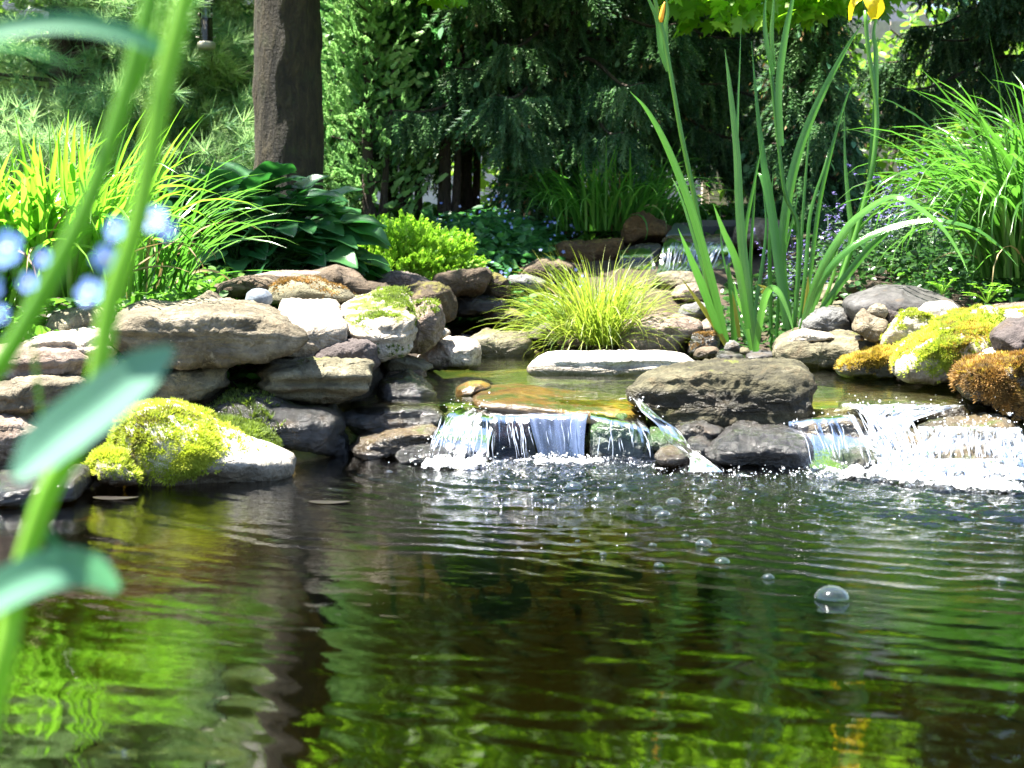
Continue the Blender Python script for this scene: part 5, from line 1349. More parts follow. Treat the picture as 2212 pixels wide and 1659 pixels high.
# ------------------------------------------------------------------ trees
def trunk_mesh(base, top, r0, r1, n=60, k=48, flare=.25, rough=.02, lean=0, seed=1):
    t = np.linspace(0, 1, n)
    C = np.asarray(base)[None] * (1 - t[:, None]) + np.asarray(top)[None] * t[:, None]
    rad = r0 + (r1 - r0) * t
    hgt = t * np.linalg.norm(np.asarray(top) - base)
    rad = rad * (1 + flare * np.exp(-hgt / .22))
    V, F_ = tube(C, rad, k, True)
    a = nrm((V - np.repeat(np.concatenate([C, C[:1], C[-1:]]), [k] * n + [1, 1], axis=0)) + 1e-9)
    q = V * np.array([1, 1, .18])
    V = V + a * (rough * (fbm(q * 22 + seed, 3) * .6 + fbm(V * 4 + seed, 3)))[:, None] * .9
    return V, F_
# --- the big maple: the dark trunk, its low branch and its leaves hanging into the picture
mb = np.array([(625 - CX) * 6.0 / F, 6.0, float(ground_z(-.95, 6.0)) - .05])
maple = thing('maple_tree', 'maple with a thick dark bare trunk and bright leaves hanging above the iris', 'tree', mb)
V, F_ = trunk_mesh(mb, mb + np.array([.05, .1, 7.5]), .146, .09, 150, 64, .22, .018)
kc = at(683, 262, 5.86)
dk = np.linalg.norm((V - kc) * np.array([1.6, 1, .7]), axis=1)
V[:, 1] -= .018 * np.exp(-(dk / .07) ** 2) - .032 * np.exp(-(dk / .04) ** 2)
trk = obj('trunk', V, F_, BARK, parent=maple)
parts = []
def limb(pts, r0, r1, n=26):
    V, F_ = tube(curve(pts, n), np.linspace(r0, r1, n), 8)
    parts.append((V, F_, .5))
t0 = mb + np.array([.03, 0, 2.3])
limb([t0, t0 + (.7, -.1, .28), t0 + (1.5, -.15, .22), t0 + (2.4, -.2, .0)], .05, .012)
limb([t0 + (.9, -.1, .27), t0 + (1.4, -.5, .1), t0 + (2.0, -.8, -.1)], .02, .006)
limb([t0 + (1.2, -.1, .25), t0 + (1.7, .3, .1), t0 + (2.3, .6, -.1)], .02, .006)
limb([t0 + (.0, 0, .7), t0 + (-.7, -.5, 1.15), t0 + (-1.9, -1.2, 1.3)], .05, .012)  # leads to the unseen leaf cluster that shades the trunk
limb([t0 + (.1, 0, 1.4), t0 + (1.0, .3, 2.1), t0 + (1.9, .4, 2.5)], .05, .012)
limb([t0 + (.1, 0, 1.9), t0 + (.2, -.9, 2.8), t0 + (.3, -1.5, 3.2)], .05, .012)
V, F_, t = join(parts)
obj('branches', V, F_, BARK, parent=maple)
half = [(.16, -.10), (.40, -.08), (.30, .07), (.56, .20), (.43, .27), (.55, .50), (.36, .45), (.22, .42), (.30, .70), (.14, .68)]
ml = [(0, 0)] + half + [(0, 1.0)] + [(-x, y) for x, y in half[::-1]]
MV = np.array([(0, .32, 0)] + [(x, y, -.10 * (abs(x) + abs(y - .32)) ** 1.5) for x, y in ml])
MF = [np.array([[0, 1 + i, 1 + (i + 1) % len(ml)] for i in range(len(ml))])]
MAPLE = leaf_mat('maple_leaf', (.07, .18, .010), (.13, .28, .016), (.22, .38, .03), (.50, 1.0, .03), .58, .45)
def maple_leaves(P, s):
    n = len(P)
    a = rng.uniform(0, 6.283, n)
    d = np.stack([np.cos(a), np.sin(a), rng.uniform(-1.6, -.1, n)], 1)
    return scatter(MV, MF, frame(d, np.array([0, -.35, 1]) + rng.normal(0, .5, (n, 3))), P, rng.uniform(*s, n))
def band(n, px0, px1, y0, y1, zlow, zhi):
    Yq = rng.uniform(y0, y1, n)
    px = rng.uniform(px0, px1, n)
    x = (px - CX) * Yq / F
    z = zlow(px, Yq) + (zhi - zlow(px, Yq)) * rng.random(n) ** 1.8
    P = np.stack([x, Yq, z], 1)
    return P[fbm(P * 2.6, 2) > -.18]
def zl(px, Yq):   # lower edge of the hanging leaves
    y = np.interp(px, [820, 900, 940, 1000, 1050, 1400, 1440, 1480, 1540, 1620, 1720, 1800, 1880, 1960], [-60, -5, 18, 0, -80, -60, 20, 75, 60, 50, 45, 25, 30, -40])
    return .4 - (y - 560) * Yq / F
parts = [maple_leaves(band(850, 1400, 1930, 5.4, 5.9, zl, 1.8), (.06, .10)),
         maple_leaves(band(1300, 640, 1400, 5.75, 6.25, lambda px, q: zl(px, q) + .02, 2.5), (.06, .10)),
         maple_leaves(band(700, 1300, 2000, 5.4, 6.2, lambda px, q: zl(px, q) + .06, 2.6), (.06, .10)),
         maple_leaves(band(60, 900, 1020, 5.6, 6.0, zl, 1.65), (.06, .09)),
         maple_leaves(band(120, 500, 2000, 5.2, 6.4, lambda px, q: zl(px, q) + .9, 3.0), (.06, .10))]
P, d = shell(np.array([-2.35, 5.05, 4.0]), (.95, .8, .6), 800, -1, .5, 8, .9)  # unseen leaf cluster, set here to shade the trunk and hosta
parts.append(maple_leaves(P, (.07, .12)))
V, F_, t = join(parts)
obj('crown', V, F_, MAPLE, parent=maple, tint=t)

# --- white pine behind the bright grass
def needle_tuft(n=26, seed=3):
    rr_ = np.random.default_rng(seed)
    V, T = [], []
    for k in range(n):
        a = rr_.uniform(0, 6.28)
        e_ = rr_.uniform(.05, 1.15)
        d = np.array([math.cos(a) * math.sin(e_), math.cos(e_), math.sin(a) * math.sin(e_)])
        s = nrm(np.cross(d, rr_.normal(size=3))) * .020
        o_ = np.array([0, rr_.uniform(-.15, .1), 0])
        tip = o_ + d * rr_.uniform(.75, 1.1) + np.array([0, 0, -.08])
        V += [o_ - s, o_ + s, tip + s * .3]
        T.append([3 * k, 3 * k + 1, 3 * k + 2])
    return np.array(V), [np.array(T)]
NT = needle_tuft()
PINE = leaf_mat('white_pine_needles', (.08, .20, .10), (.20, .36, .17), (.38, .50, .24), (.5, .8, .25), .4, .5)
def pine(px, Y, height, rad, label, nb=120, seed=1, mat=PINE):
    rng = np.random.default_rng(int(px) + 1031)
    x = (px - CX) * Y / F
    zb = float(ground_z(x, Y)) - .05
    b = np.array([x, Y, zb])
    r = thing('pine_tree', label, 'tree', b)
    V, F_ = trunk_mesh(b, b + np.array([0, 0, height]), .09, .02, 50, 20, .15, .01)
    obj('trunk', V, F_, BARKD, parent=r)
    br, tp, td = [], [], []
    for i in range(nb):
        h = zb + .12 + (height - .3) * ((i + .5) / nb) ** 1.7
        f = 1 - (h - zb) / height
        a = rng.uniform(0, 6.283)
        L = rad * (.35 + .75 * f) * rng.uniform(.75, 1.15)
        p0 = np.array([x, Y, h])
        u = np.array([math.cos(a), math.sin(a), 0])
        C = curve([p0, p0 + u * L * .5 + np.array([0, 0, .05]), p0 + u * L + np.array([0, 0, .12 + rng.normal(0, .08)])], 12)
        V, F_ = tube(C, np.linspace(.012, .003, 12), 5, False)
        br.append((V, F_, .5))
        m = int(30 + 50 * L)
        s = rng.uniform(.25, 1, m) ** .7
        q = np.stack([np.interp(s * 11, np.arange(12), C[:, k]) for k in range(3)], 1)
        side = np.cross(u, [0, 0, 1])
        off = rng.normal(0, .16, m)[:, None] * side * (L * .9) * (1.1 - s)[:, None] * 1.6 + rng.normal(0, .05, (m, 3))
        tp.append(q + off)
        td.append(u + np.sign(off @ side)[:, None] * side * .5 + rng.normal(0, .3, (m, 3)) + np.array([0, 0, .2]))
    V, F_, t = join(br)
    obj('branches', V, F_, BARKD, parent=r)
    tp, td = np.concatenate(tp), np.concatenate(td)
    V, F_, t = scatter(*NT, frame(td, rng.normal(size=td.shape)), tp, rng.uniform(.08, .135, len(tp)))
    obj('crown', V, F_, mat, parent=r, tint=t, smooth=False)
    return r
pine(150, 7.3, 2.2, 1.35, 'soft blue green pine with long needles behind the bright grass clump', 150)
pine(-430, 8.4, 2.9, 1.0, 'soft needled pine at the outer edge beyond the bright grass', 90)
pine(440, 7.9, 2.4, 1.1, 'sunlit yellowish pine behind the hanging bird feeder', 105, mat=leaf_mat('sunlit_pine_needles', (.22, .33, .11), (.40, .52, .2), (.56, .64, .3), (.7, .9, .3), .4, .5))  # needles made paler, sunlight put into their colour

# --- cedars between the trunk and the spruce
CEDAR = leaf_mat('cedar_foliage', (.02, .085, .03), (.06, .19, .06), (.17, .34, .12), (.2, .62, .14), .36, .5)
def cedar(px, Y, height, rad, label, n=1500, z0=.25, mat=CEDAR, name='cedar_tree'):
    x = (px - CX) * Y / F
    zb = float(ground_z(x, Y)) - .05
    b = np.array([x, Y, zb])
    r = thing(name, label, 'tree', b)
    V, F_ = trunk_mesh(b, b + np.array([rng.normal(0, .05), 0, height * .97]), .032, .008, 40, 12, .2, .006)
    pts_ = [(V, F_, .5)]
    V2, F2 = trunk_mesh(b + np.array([.05, .02, 0]), b + np.array([.12, .05, height * .7]), .02, .006, 30, 10, .2, .004)
    pts_.append((V2, F2, .5))
    V, F_, t = join(pts_)
    obj('trunk', V, F_, BARKD, parent=r)
    # clumps of sprays on short branches
    m = int(n * 2.3) // 22
    h = z0 + (height - z0) * rng.random(m) ** .9
    a = rng.uniform(0, 6.283, m)
    rr_ = rad * (1 - .75 * (h / height) ** 1.6) * rng.uniform(.35, 1.05, m)
    cc = np.stack([x + np.cos(a) * rr_, Y + np.sin(a) * rr_, zb + h], 1)
    q = np.repeat(cc, 22, 0) + rng.normal(0, .055, (m * 22, 3)) * np.array([1, 1, 1.15])
    oa = np.repeat(a, 22)
    d = np.stack([np.cos(oa) * .8, np.sin(oa) * .8, np.full(len(oa), .75)], 1) + rng.normal(0, .4, (len(oa), 3))
    ti = np.clip(np.repeat(rng.normal(.45, .30, m), 22) + rng.normal(0, .1, m * 22), 0, 1)
    V, F_, t = scatter(*SPRAY, frame(d, rng.normal(size=d.shape)), q, rng.uniform(.035, .068, len(q)), ti)
    obj('crown', V, F_, mat, parent=r, tint=t)
    br = []
    for i in range(0, m, 2):
        V, F_ = tube(np.array([[x, Y, zb + h[i] - .05], cc[i]]), [.006, .002], 4, False)
        br.append((V, F_, .5))
    V, F_, t = join(br)
    obj('cedar_branches', V, F_, BARKD, parent=r)  # straight branches from the trunk to the spray clumps
    return r
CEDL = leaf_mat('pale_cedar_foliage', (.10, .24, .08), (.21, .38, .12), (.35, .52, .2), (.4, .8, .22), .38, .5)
cedar(765, 6.8, 2.3, .34, 'dense cedar close beside the big dark trunk', 2000)
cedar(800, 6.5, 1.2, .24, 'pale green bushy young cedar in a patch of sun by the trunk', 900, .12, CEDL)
cedar(880, 6.9, 2.4, .27, 'slender cedar with a bare lower stem in the middle of the row', 1500, .5)
cedar(960, 6.7, 2.2, .22, 'thin see-through cedar next to the pale gap in the row', 1000, .55)
cedar(1005, 7.2, 2.6, .28, 'dark cedar touching the spruce boughs', 1300, .4)
cedar(690, 7.6, 2.6, .4, 'cedar half hidden behind the big dark trunk', 1500)
cedar(850, 8.0, 2.8, .4, 'cedar standing behind the slender cedar', 1300, .9)

# --- spruces
def branchlet(n=32, seed=4):
    rr_ = np.random.default_rng(seed)
    V, T = [], []
    for k in range(n):
        y = (k + .5) / n
        a = k * 2.4
        d = np.array([math.cos(a) * .8, .75, math.sin(a) * .8])
        d = d / np.linalg.norm(d)
        s = nrm(np.cross(d, [0, 1, 0])) * .030
        o_ = np.array([0, y * .92, 0])
        V += [o_ - s, o_ + s, o_ + d * .17 * (1.1 - .4 * y)]
        T.append([3 * k, 3 * k + 1, 3 * k + 2])
    b = len(V)
    V += [np.array([-.012, 0, 0]), np.array([.012, 0, 0]), np.array([.004, 1, 0]), np.array([-.004, 1, 0])]
    return np.array(V), [np.array(T), np.array([[b, b + 1, b + 2, b + 3]])]
BL = branchlet()
SPRUCE = leaf_mat('spruce_needles', (.024, .065, .036), (.06, .14, .07), (.15, .24, .11), (.18, .42, .12), .3, .5)
TIPS = leaf_mat('fresh_spruce_tips', (.06, .17, .09), (.11, .27, .14), (.17, .34, .17), (.2, .6, .2), .35, .5)
CONE = leaf_mat('brown_spruce_buds', (.16, .08, .03), (.24, .13, .05), (.32, .19, .08), (.35, .2, .06), .15, .6)
def spruce(px, Y, height, rad, label, zlow, nb=70, seed=1, r0=.09, toward=None, tips=.10, dens=1.0):
    x = (px - CX) * Y / F
    zb = float(ground_z(x, Y)) - .05
    b = np.array([x, Y, zb])
    r = thing('spruce_tree', label, 'tree', b)
    V, F_ = trunk_mesh(b, b + np.array([0, 0, height]), r0, .02, 60, 24, .2, .012)
    obj('trunk', V, F_, BARKD, parent=r)
    br, tp, td, ts, fp, fd, fs = [], [], [], [], [], [], []
    for i in range(nb):
        f = (i + .5) / nb
        h = zlow + (height - zlow) * f ** 1.25
        L = rad * (1 - .8 * h / height) * rng.uniform(.75, 1.1)
        a = i * 2.399 + rng.normal(0, .25)
        if toward is not None and math.sin(a) > .55 and rng.random() < .6: a += math.pi
        u = np.array([math.cos(a), math.sin(a), 0])
        dr = rng.uniform(.10, .28)
        p0 = np.array([x, Y, zb + h])
        C = curve([p0, p0 + u * L * .35 + np.array([0, 0, .02]), p0 + u * L * .75 + np.array([0, 0, -dr * L * .7]), p0 + u * L + np.array([0, 0, -dr * L * .8])], 16)
        V, F_ = tube(C, np.linspace(.014, .004, 16), 5, False)
        br.append((V, F_, .5))
        m = int((40 + 105 * L) * dens)
        s = rng.uniform(.12, 1, m) ** .75
        q = np.stack([np.interp(s * 15, np.arange(16), C[:, k]) for k in range(3)], 1)
        side = np.cross(u, [0, 0, 1])
        sg = rng.choice([-1, 1], m)[:, None]
        ext = np.abs(rng.normal(0, .22, m))[:, None] * (1.15 - s)[:, None] * L * .75
        q = q + sg * side * ext + np.array([0, 0, -.25]) * ext
        # hanging curtains
        dd = sg * side * .28 + u * .3 + np.array([0, 0, -1.0]) + rng.normal(0, .26, (m, 3))
        tp.append(q); td.append(dd); ts.append(rng.uniform(.12, .25, m))
        k = rng.random(m) < tips * (.5 if L > .3 else .25)
        e_ = q[k] + nrm(dd[k]) * ts[-1][k][:, None] * .92
        fp.append(e_); fd.append(dd[k] + rng.normal(0, .2, (k.sum(), 3))); fs.append(rng.uniform(.035, .06, k.sum()))
    V, F_, t = join(br)
    obj('branches', V, F_, BARKD, parent=r)
    tp, td, ts = np.concatenate(tp), np.concatenate(td), np.concatenate(ts)
    V, F_, t = scatter(*BL, frame(td, rng.normal(size=td.shape)), tp, ts)
    obj('crown', V, F_, SPRUCE, parent=r, tint=t, smooth=False)
    fp, fd, fs = np.concatenate(fp), np.concatenate(fd), np.concatenate(fs)
    kk = rng.random(len(fp)) < .4
    if kk.sum():
        V, F_, t = scatter(*LEAF, frame(fd[kk], rng.normal(size=(kk.sum(), 3))), fp[kk], fs[kk])
        obj('fresh_needles', V, F_, TIPS, parent=r, tint=t)
    kk = ~kk
    n_ = np.repeat(fp[kk], 2, 0) + rng.normal(0, .02, (2 * kk.sum(), 3))
    V, F_, t = scatter(*FLAT, frame(np.repeat(fd[kk], 2, 0), rng.normal(size=n_.shape)), n_, np.repeat(fs[kk] * .55, 2))
    obj('bud_sprays', V, F_, CONE, parent=r, tint=t)
    return r
spruce(1215, 7.0, 3.9, 1.1, 'dark drooping spruce between the cedars and the iris', .55, 90, toward=1)
spruce(1755, 7.3, 4.0, 1.3, 'spruce with a bare grey trunk seen through the iris leaves', 1.35, 84, r0=.10, toward=1)
spruce(2260, 7.6, 3.9, 1.15, 'drooping spruce behind the tall strap leaves', .75, 84, toward=1)
spruce(1400, 8.3, 4.0, 1.0, 'shadowy spruce filling the gap behind the two nearer spruces', .5, 70, tips=.05)
spruce(2620, 8.2, 4.0, 1.2, 'spruce at the outer end of the row of conifers', .4, 60, tips=.05)
# low fresh boughs of the near spruces: young spruces at the foot
spruce(1165, 6.6, .75, .24, 'young spruce sprig with pale fresh tips beside the shaded strap leaves', .12, 26, r0=.012, tips=.9, dens=.9)
spruce(1740, 6.5, 1.35, .34, 'young spruce with fresh green tips below the bare grey trunk', .15, 40, r0=.014, tips=.7, dens=.8)

# --- bird feeder
fc = at(446, 98, 6.5)
fd_ = thing('bird_feeder', 'clear tube bird feeder half full of dark seed hanging from the pine', 'bird feeder', fc)
s = 6.5 / F
CLEAR = G('clear_plastic')
CLEAR_M = CLEAR.done(CLEAR.n("MixShader", Fac=CLEAR.n("Fresnel", IOR=1.5), _1=CLEAR.n("BsdfTransparent", Color=(.86, .9, .9)), _2=CLEAR.n("BsdfGlossy", Roughness=.08)))
def cyl(z0, z1, r, k=28): return tube(np.array([fc + (0, 0, z0), fc + (0, 0, z1)]), r, k)
obj('tube', *tube(np.array([fc + (0, 0, .01), fc + (0, 0, .42)]), 14 * s, 28, False), CLEAR_M, parent=fd_)
obj('seed', *tube(np.array([fc + (0, 0, .012), fc + (0, 0, .06), fc + (0, 0, .12)]), 13 * s, 24), plain('bird_seed', (.05, .035, .02), .8, bump=1, scale=160), parent=fd_)
METAL = plain('pale_metal', (.30, .28, .22), .5, metal=.3)
V, F_ = tube(np.array([fc + (0, 0, -.018), fc + (0, 0, -.012), fc + (0, 0, .010), fc + (0, 0, .016)]), np.array([15, 19, 19, 15]) * s, 28)
obj('base', V, F_, METAL, parent=fd_)
V, F_ = tube(np.array([fc + (0, 0, .405), fc + (0, 0, .43), fc + (0, 0, .47)]), np.array([17, 16, 3]) * s, 28)
obj('cap', V, F_, METAL, parent=fd_)
for sx in (-1, 1):
    V, F_ = tube(np.array([fc + (sx * 13 * s, 0, .035), fc + (sx * 21 * s, -.01, .035)]), .003, 8)
    obj('perch', V, F_, METAL, parent=fd_)
    V, F_ = tube(np.array([fc + (sx * 12.5 * s, -.012, .135), fc + (sx * 15.5 * s, -.014, .135)]), .008, 12)
    obj('port', V, F_, METAL, parent=fd_)
V, F_ = tube(np.array([fc + (0, 0, .46), fc + (0, 0, 1.1)]), .0015, 6)
obj('hanger_wire', V, F_, METAL, parent=fd_)

# --- black spillway box of the far fall
PL = plain('black_plastic', (.02, .021, .024), .35)
PLG = plain('grey_plastic', (.10, .11, .12), .4)
def boxmesh(pts0, pts1):
    V = np.array(list(pts0) + list(pts1))
    return V, [np.array([[0, 1, 2, 3], [4, 7, 6, 5], [0, 4, 5, 1], [1, 5, 6, 2], [2, 6, 7, 3], [3, 7, 4, 0]])]
sb = at(1520, 505, 6.1)
spill = thing('spillway_box', 'black plastic spillway box at the head of the far little waterfall', 'spillway', sb)
def bx(x0, x1, y0, y1, z0, z1):
    return boxmesh([(x0, y0, z0), (x1, y0, z0), (x1, y1, z0), (x0, y1, z0)], [(x0, y0, z1), (x1, y0, z1), (x1, y1, z1), (x0, y1, z1)])
xa, xb_ = at(1482, 500, 6.1)[0], at(1592, 500, 6.1)[0]
zb0, zt = at(0, 512, 6.1)[2], at(0, 479, 6.1)[2]
V, F_, t = join([(*bx(xa, xb_, 6.28, 6.30, zb0 - .05, zt), .5), (*bx(xb_ - .015, xb_, 6.05, 6.28, zb0 - .05, zt), .5), (*bx(xa + .012, xb_ - .015, 6.05, 6.28, zb0 - .05, zb0 - .004), .5)])
obj('back_panel', V, F_, PL, parent=spill, smooth=False)
g0, g1 = at(1436, 510, 5.95), at(1482, 480, 6.1)
V, F_ = boxmesh([(g0[0], 5.9, zb0 - .04), (xa + .01, 5.9, zb0 - .04), (xa + .01, 6.28, zb0 - .04), (g0[0] + .05, 6.28, zb0 - .04)], [(g0[0], 5.9, zb0 + .004), (xa + .01, 5.9, zb0 + .012), (xa + .01, 6.28, zt - .002), (xa - .03, 6.28, zt - .002)])
obj('side_wall', V, F_, PLG, parent=spill, smooth=False)
V, F_ = bx(xa - .003, xb_, 6.0, 6.03, zt - .022, zt + .004)
obj('top_rim', V, F_, PL, parent=spill, smooth=False)

# ------------------------------------------------------------------ beyond the conifers
HW = plain('pale_house_wall', (.62, .58, .56), .8, scale=3)
hz0 = float(ground_z(0, 14))
house = thing('house', 'pale house glimpsed through gaps between the conifers', 'house', (-1.0, 15, hz0))
V, F_ = bx(-5.5, 4.0, 14, 19, hz0 - .2, hz0 + 3.2)
# lap siding: shallow steps on the wall facing the pond
lap = [(V, F_, .5)]
for i in range(16):
    z = hz0 + .1 + i * .19
    lap.append((*boxmesh([(-5.5, 13.975, z), (4.0, 13.975, z), (4.0, 13.999, z), (-5.5, 13.999, z)], [(-5.5, 13.99, z + .18), (4.0, 13.99, z + .18), (4.0, 13.999, z + .18), (-5.5, 13.999, z + .18)]), .5))
V, F_, t = join(lap)
obj('wall', V, F_, HW, parent=house, smooth=False)
V, F_ = boxmesh([(-5.9, 13.5, hz0 + 3.2), (4.4, 13.5, hz0 + 3.2), (4.4, 19.5, hz0 + 3.2), (-5.9, 19.5, hz0 + 3.2)], [(-5.9, 16.4, hz0 + 5), (4.4, 16.4, hz0 + 5), (4.4, 16.6, hz0 + 5), (-5.9, 16.6, hz0 + 5)])
obj('roof', V, F_, plain('roof_shingle', (.12, .11, .10), .9, bump=1, scale=30), parent=house, smooth=False)
FW = plain('weathered_fence_board', (.58, .50, .40), .8, bump=.5, scale=25)
fz = float(ground_z(0, 11))
fence = thing('garden_fence', 'weathered pale board fence glimpsed behind the spruces', 'fence', (4, 11.5, fz))
bd = []
for i in range(44):
    x0 = 1.6 + i * .16
    bd.append((*bx(x0, x0 + .15, 11.5, 11.52, fz + .05, fz + 1.55 + .02 * rng.normal()), .5))
V, F_, t = join(bd)
obj('boards', V, F_, FW, parent=fence, smooth=False)
for x0 in np.arange(1.6, 8.8, 1.7):
    V, F_ = bx(x0 - .05, x0 + .05, 11.525, 11.62, fz - .1, fz + 1.6)
    obj('post', V, F_, FW, parent=fence, smooth=False)
for z in (.35, 1.25):
    V, F_ = bx(1.6, 8.6, 11.522, 11.56, fz + z, fz + z + .08)
    obj('rail', V, F_, FW, parent=fence, smooth=False)
BUSH = leaf_mat('sunlit_bush_leaf', (.06, .15, .02), (.13, .26, .035), (.24, .36, .06), (.4, .8, .06), .42, .45)
def bush(px, Y, h, r, label, n=1500, mat=BUSH, s=(.05, .10)):
    x = (px - CX) * Y / F
    zb = float(ground_z(x, Y))
    b = np.array([x, Y, zb])
    rt = thing('bush', label, 'bush', b, 'bushes beyond the conifers')
    P, d = shell(b + np.array([0, 0, h * .5]), (r, r * .8, h * .55), n, -1, .4, px, .5)
    P = P[P[:, 2] > zb]
    a = rng.normal(size=P.shape)
    V, F_, t = scatter(*LEAF, frame(a, np.array([0, 0, 1]) + rng.normal(0, .7, P.shape)), P, rng.uniform(*s, len(P)))
    obj('foliage', V, F_, mat, parent=rt, tint=t)
    st = []
    for i in range(6):
        V, F_ = tube(curve([b, b + np.array([rng.normal(0, .2), 0, h * .4]), b + np.array([rng.normal(0, .4), rng.normal(0, .2), h * .8])], 8), np.linspace(.02, .006, 8), 6, False)
        st.append((V, F_, .5))
    V, F_, t = join(st)
    obj('stems', V, F_, BARKD, parent=rt)
bush(1130, 9.2, 1.5, .6, 'sunlit bush glimpsed under the dark drooping spruce')
bush(1330, 9.6, 1.3, .6, 'low bush glowing beneath the drooping spruce boughs')
bush(1650, 9.6, 2.4, .7, 'bright bush glimpsed beside the bare grey spruce trunk')
bush(1880, 10.4, 1.2, .7, 'bush in front of the weathered fence')
bush(2080, 9.5, 1.5, .6, 'bush behind the violet flower spikes')
bush(560, 9.8, 2.6, .8, 'sunny bush just beyond the big dark trunk')
bush(250, 10.5, 3.0, 1.0, 'tall bush beyond the soft needled pines')
bush(760, 10.2, 2.4, .6, 'bush behind the cedar row nearest the trunk')
bush(-150, 10.2, 3.2, 1.1, 'broad bush beyond the outer pine')
def bigtree(x, Y, h, r, label, n=2600):
    zb = float(ground_z(x, Y))
    b = np.array([x, Y, zb])
    rt = thing('broadleaf_tree', label, 'tree', b, 'tall trees beyond the garden')
    V, F_ = trunk_mesh(b, b + np.array([0, 0, h * .8]), .18, .05, 30, 16, .2, .02)
    obj('trunk', V, F_, BARK, parent=rt)
    P, d = shell(b + np.array([0, 0, h * .62]), (r, r * .8, h * .42), n, -1, .45, x, .45)
    V, F_, t = scatter(*LEAF, frame(rng.normal(size=P.shape), np.array([0, 0, 1]) + rng.normal(0, .7, P.shape)), P, rng.uniform(.16, .3, len(P)))
    obj('crown', V, F_, BUSH, parent=rt, tint=t)
bigtree(-8.0, 17, 8, 3.2, 'tall leafy tree beyond the pines')
bigtree(6.5, 16, 8, 3.2, 'tall leafy tree beyond the fence')
bigtree(1.5, 22, 9, 4, 'tall leafy tree behind the pale house')

# --- floating leaves on the pond
FLOATL = plain('floating_leaf', (.022, .018, .015), .3)
for (px, py, r, lab) in ((250, 1077, 50, 'dull brown floating leaf in front of the moss stones'), (712, 1086, 46, 'narrow purple brown floating leaf in front of the wet dome')):
    Yb = H * F / (py - 560)
    for _ in range(3):
        q = at(px, py, Yb); Yb *= H / (H - q[2])
    c = at(px, py, Yb)
    rr_ = r * Yb / F
    n = 28
    a = np.arange(n) / n * 6.2832
    ed = np.stack([np.cos(a) * rr_, np.sin(a) * rr_ * .42 * (1 - .25 * np.cos(a)), .002 + .001 * np.cos(2 * a)], 1)
    V = np.concatenate([[[0, 0, .004]], ed * np.array([.5, .5, 1]), ed]) + c
    j = np.arange(n)
    F_ = [np.stack([np.zeros(n, int), 1 + j, 1 + (j + 1) % n], 1), np.stack([1 + j, 1 + n + j, 1 + n + (j + 1) % n, 1 + (j + 1) % n], 1)]
    tag(obj('floating_leaf', V, F_, FLOATL), lab, 'leaf')

# ------------------------------------------------------------------ the blurred forget-me-not close to the lens
FST = leaf_mat('forget_me_not_stem', (.10, .26, .02), (.16, .38, .025), (.28, .50, .05), (.3, .75, .05), .3, .5)
FLF = leaf_mat('forget_me_not_leaf', (.05, .20, .06), (.09, .25, .15), (.15, .31, .23), (.15, .5, .2), .3, .6, spec=.25)
fb = np.array([-.26, .46, float(ground_z(-.26, .46))])
fm = thing('forget_me_not', 'out of focus forget-me-not with pale green stems and blue flowers close by', 'flowering plant', fb)
def fstem(pts, w, Y, tn, down=True):
    C = [at(x, y, yq) for (x, y), yq in zip(pts, np.linspace(Y[0], Y[1], len(pts)))]
    if down: C = [fb + (C[0] - fb) * .02, fb * .5 + C[0] * .5 + np.array([.01, 0, 0])] + C
    n = 40
    V, F_ = tube(curve(C, n), w * .5 * np.mean(Y) / F * np.linspace(1.05, .85, n), 12)
    obj('stem', V, F_, FST, parent=fm, tint=np.full(len(V), tn))
fstem([(-10, 1500), (25, 1330), (60, 1190), (110, 1050), (165, 960), (205, 850), (240, 650), (300, 470), (345, 220), (385, 60), (415, -60)], 50, (.42, .42), .62)
fstem([(-120, 950), (0, 790), (100, 620), (190, 440), (260, 240), (305, 80), (335, -50)], 44, (.45, .45), .12)
fstem([(255, 270), (290, 100), (315, 20), (325, -40)], 22, (.47, .47), .15, False)
fstem([(290, 200), (335, 90), (355, 20), (365, -40)], 22, (.46, .46), .15, False)
fstem([(30, 560), (60, 680), (75, 780), (90, 900)], 9, (.5, .5), .4, False)
def fleaf(pts, w, Y, tn, prof, face=(0, -1, .3)):
    n = 24
    t = np.linspace(0, 1, n)
    C = curve([at(x, y, yq) for (x, y), yq in zip(pts, np.linspace(Y[0], Y[1], len(pts)))], n)
    wd = w * np.mean(Y) / F * np.interp(t, np.linspace(0, 1, len(prof)), prof)
    d = nrm(np.gradient(C, axis=0))
    side = nrm(np.cross(d, np.array([face])))
    nor = np.cross(side, d)
    us = np.linspace(-1, 1, 9)
    V = np.stack([C + side * (wd * u / 2)[:, None] - nor * (wd * .12 * (1 - abs(u)))[:, None] for u in us], 1).reshape(-1, 3)
    obj('leaf', V, [gridfaces(n, 9)], FLF, parent=fm, tint=np.full(len(V), tn))
fleaf([(30, 1030), (110, 950), (200, 880), (290, 810), (372, 752)], 118, (.40, .42), .8, [.25, .85, 1.0, 1.0, .95, .75, .2])
fleaf([(-60, 75), (60, 52), (170, 50), (280, 75), (360, 115)], 46, (.41, .42), .45, [.9, 1, 1, .9, .5])
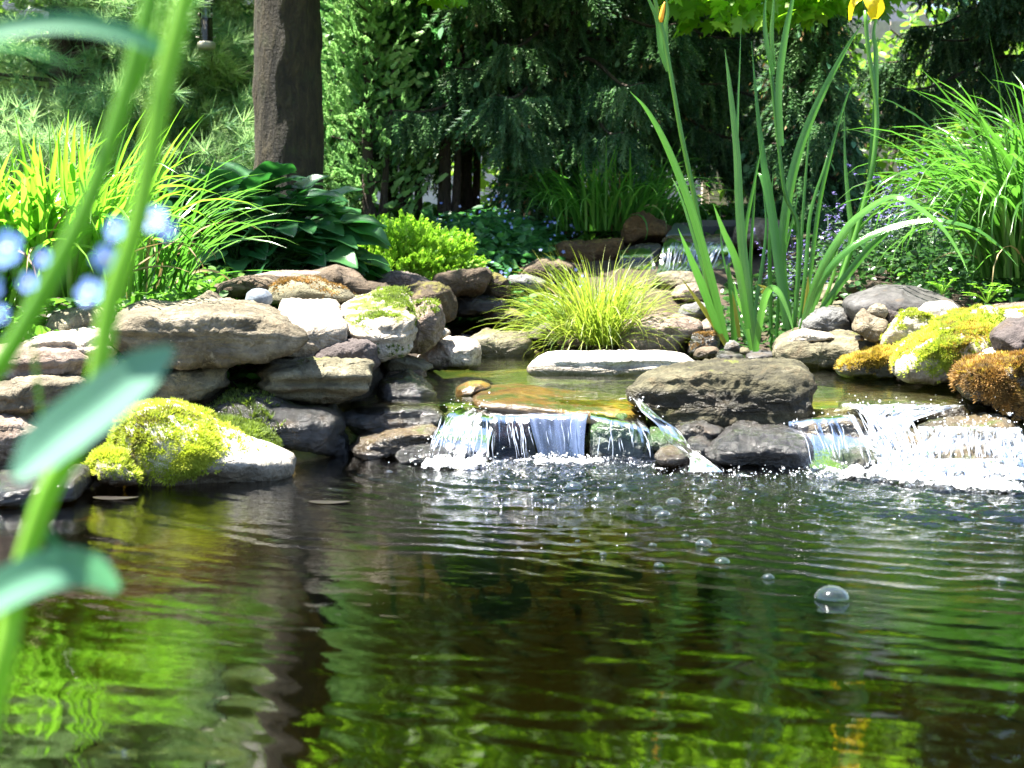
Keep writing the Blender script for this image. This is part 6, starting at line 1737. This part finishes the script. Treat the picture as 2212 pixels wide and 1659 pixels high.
fleaf([(-60, 95), (30, 100), (90, 115), (165, 145)], 44, (.43, .45), .0, [1, 1, .8, .2], (0, -.3, 1))
fleaf([(-60, 1310), (40, 1255), (130, 1225), (200, 1235), (255, 1275)], 92, (.40, .43), .6, [.9, 1, 1, .85, .25])
fleaf([(60, 1090), (130, 1190), (150, 1215)], 22, (.42, .42), .1, [.5, 1, .6])
PET = leaf_mat('forget_me_not_petal', (.12, .23, .66), (.16, .29, .72), (.25, .38, .78), (.2, .32, .85), .3, .6)
EYE = plain('flower_eye', (.85, .75, .35), .6)
DISC = []
for k in range(5):
    a0 = k * 1.2566
    DISC.append([(math.cos(a0) * .25, math.sin(a0) * .25)] + [(math.cos(a0) * .58 + .42 * math.cos(b_), math.sin(a0) * .58 + .42 * math.sin(b_)) for b_ in np.linspace(0, 6.283, 13)[:-1]])
for (px, py, r, Yq) in ((20, 540, 40, .47), (62, 612, 22, .5), (252, 497, 26, .47), (332, 476, 30, .46), (362, 497, 20, .48), (228, 560, 30, .47), (195, 632, 30, .46), (3, 682, 22, .48), (95, 560, 20, .5), (-20, 620, 26, .48)):
    c = at(px, py, Yq)
    rad = r * Yq / F * 1.05
    nrmv = nrm(np.array([rng.normal(0, .4), -1, .35 + rng.normal(0, .25)]))
    ax = nrm(np.cross(nrmv, [0, 0, 1.0]))
    ay = np.cross(ax, nrmv) * -1
    Vs, Fs, nn = [], [], 0
    for k, pet in enumerate(DISC):
        pp = np.array(pet) * rad
        V = c + pp[:, :1] * ax + pp[:, 1:] * ay + nrmv * (.15 * rad * (np.linalg.norm(pp, axis=1) / rad) ** 2 + .0002 * k)[:, None]
        Vs.append(V)
        Fs.append(np.array([[nn, nn + 1 + i, nn + 1 + (i + 1) % 12] for i in range(12)]))
        nn += len(V)
    V = np.concatenate(Vs)
    f = obj('flower', V, [np.concatenate(Fs)], PET, parent=fm, tint=np.full(len(V), rng.uniform(.2, .8)))
    V, F_ = tube(np.array([c + nrmv * .0004, c + nrmv * .0018]), [rad * .2, rad * .12], 10)
    obj('eye', V, F_, EYE, parent=f)
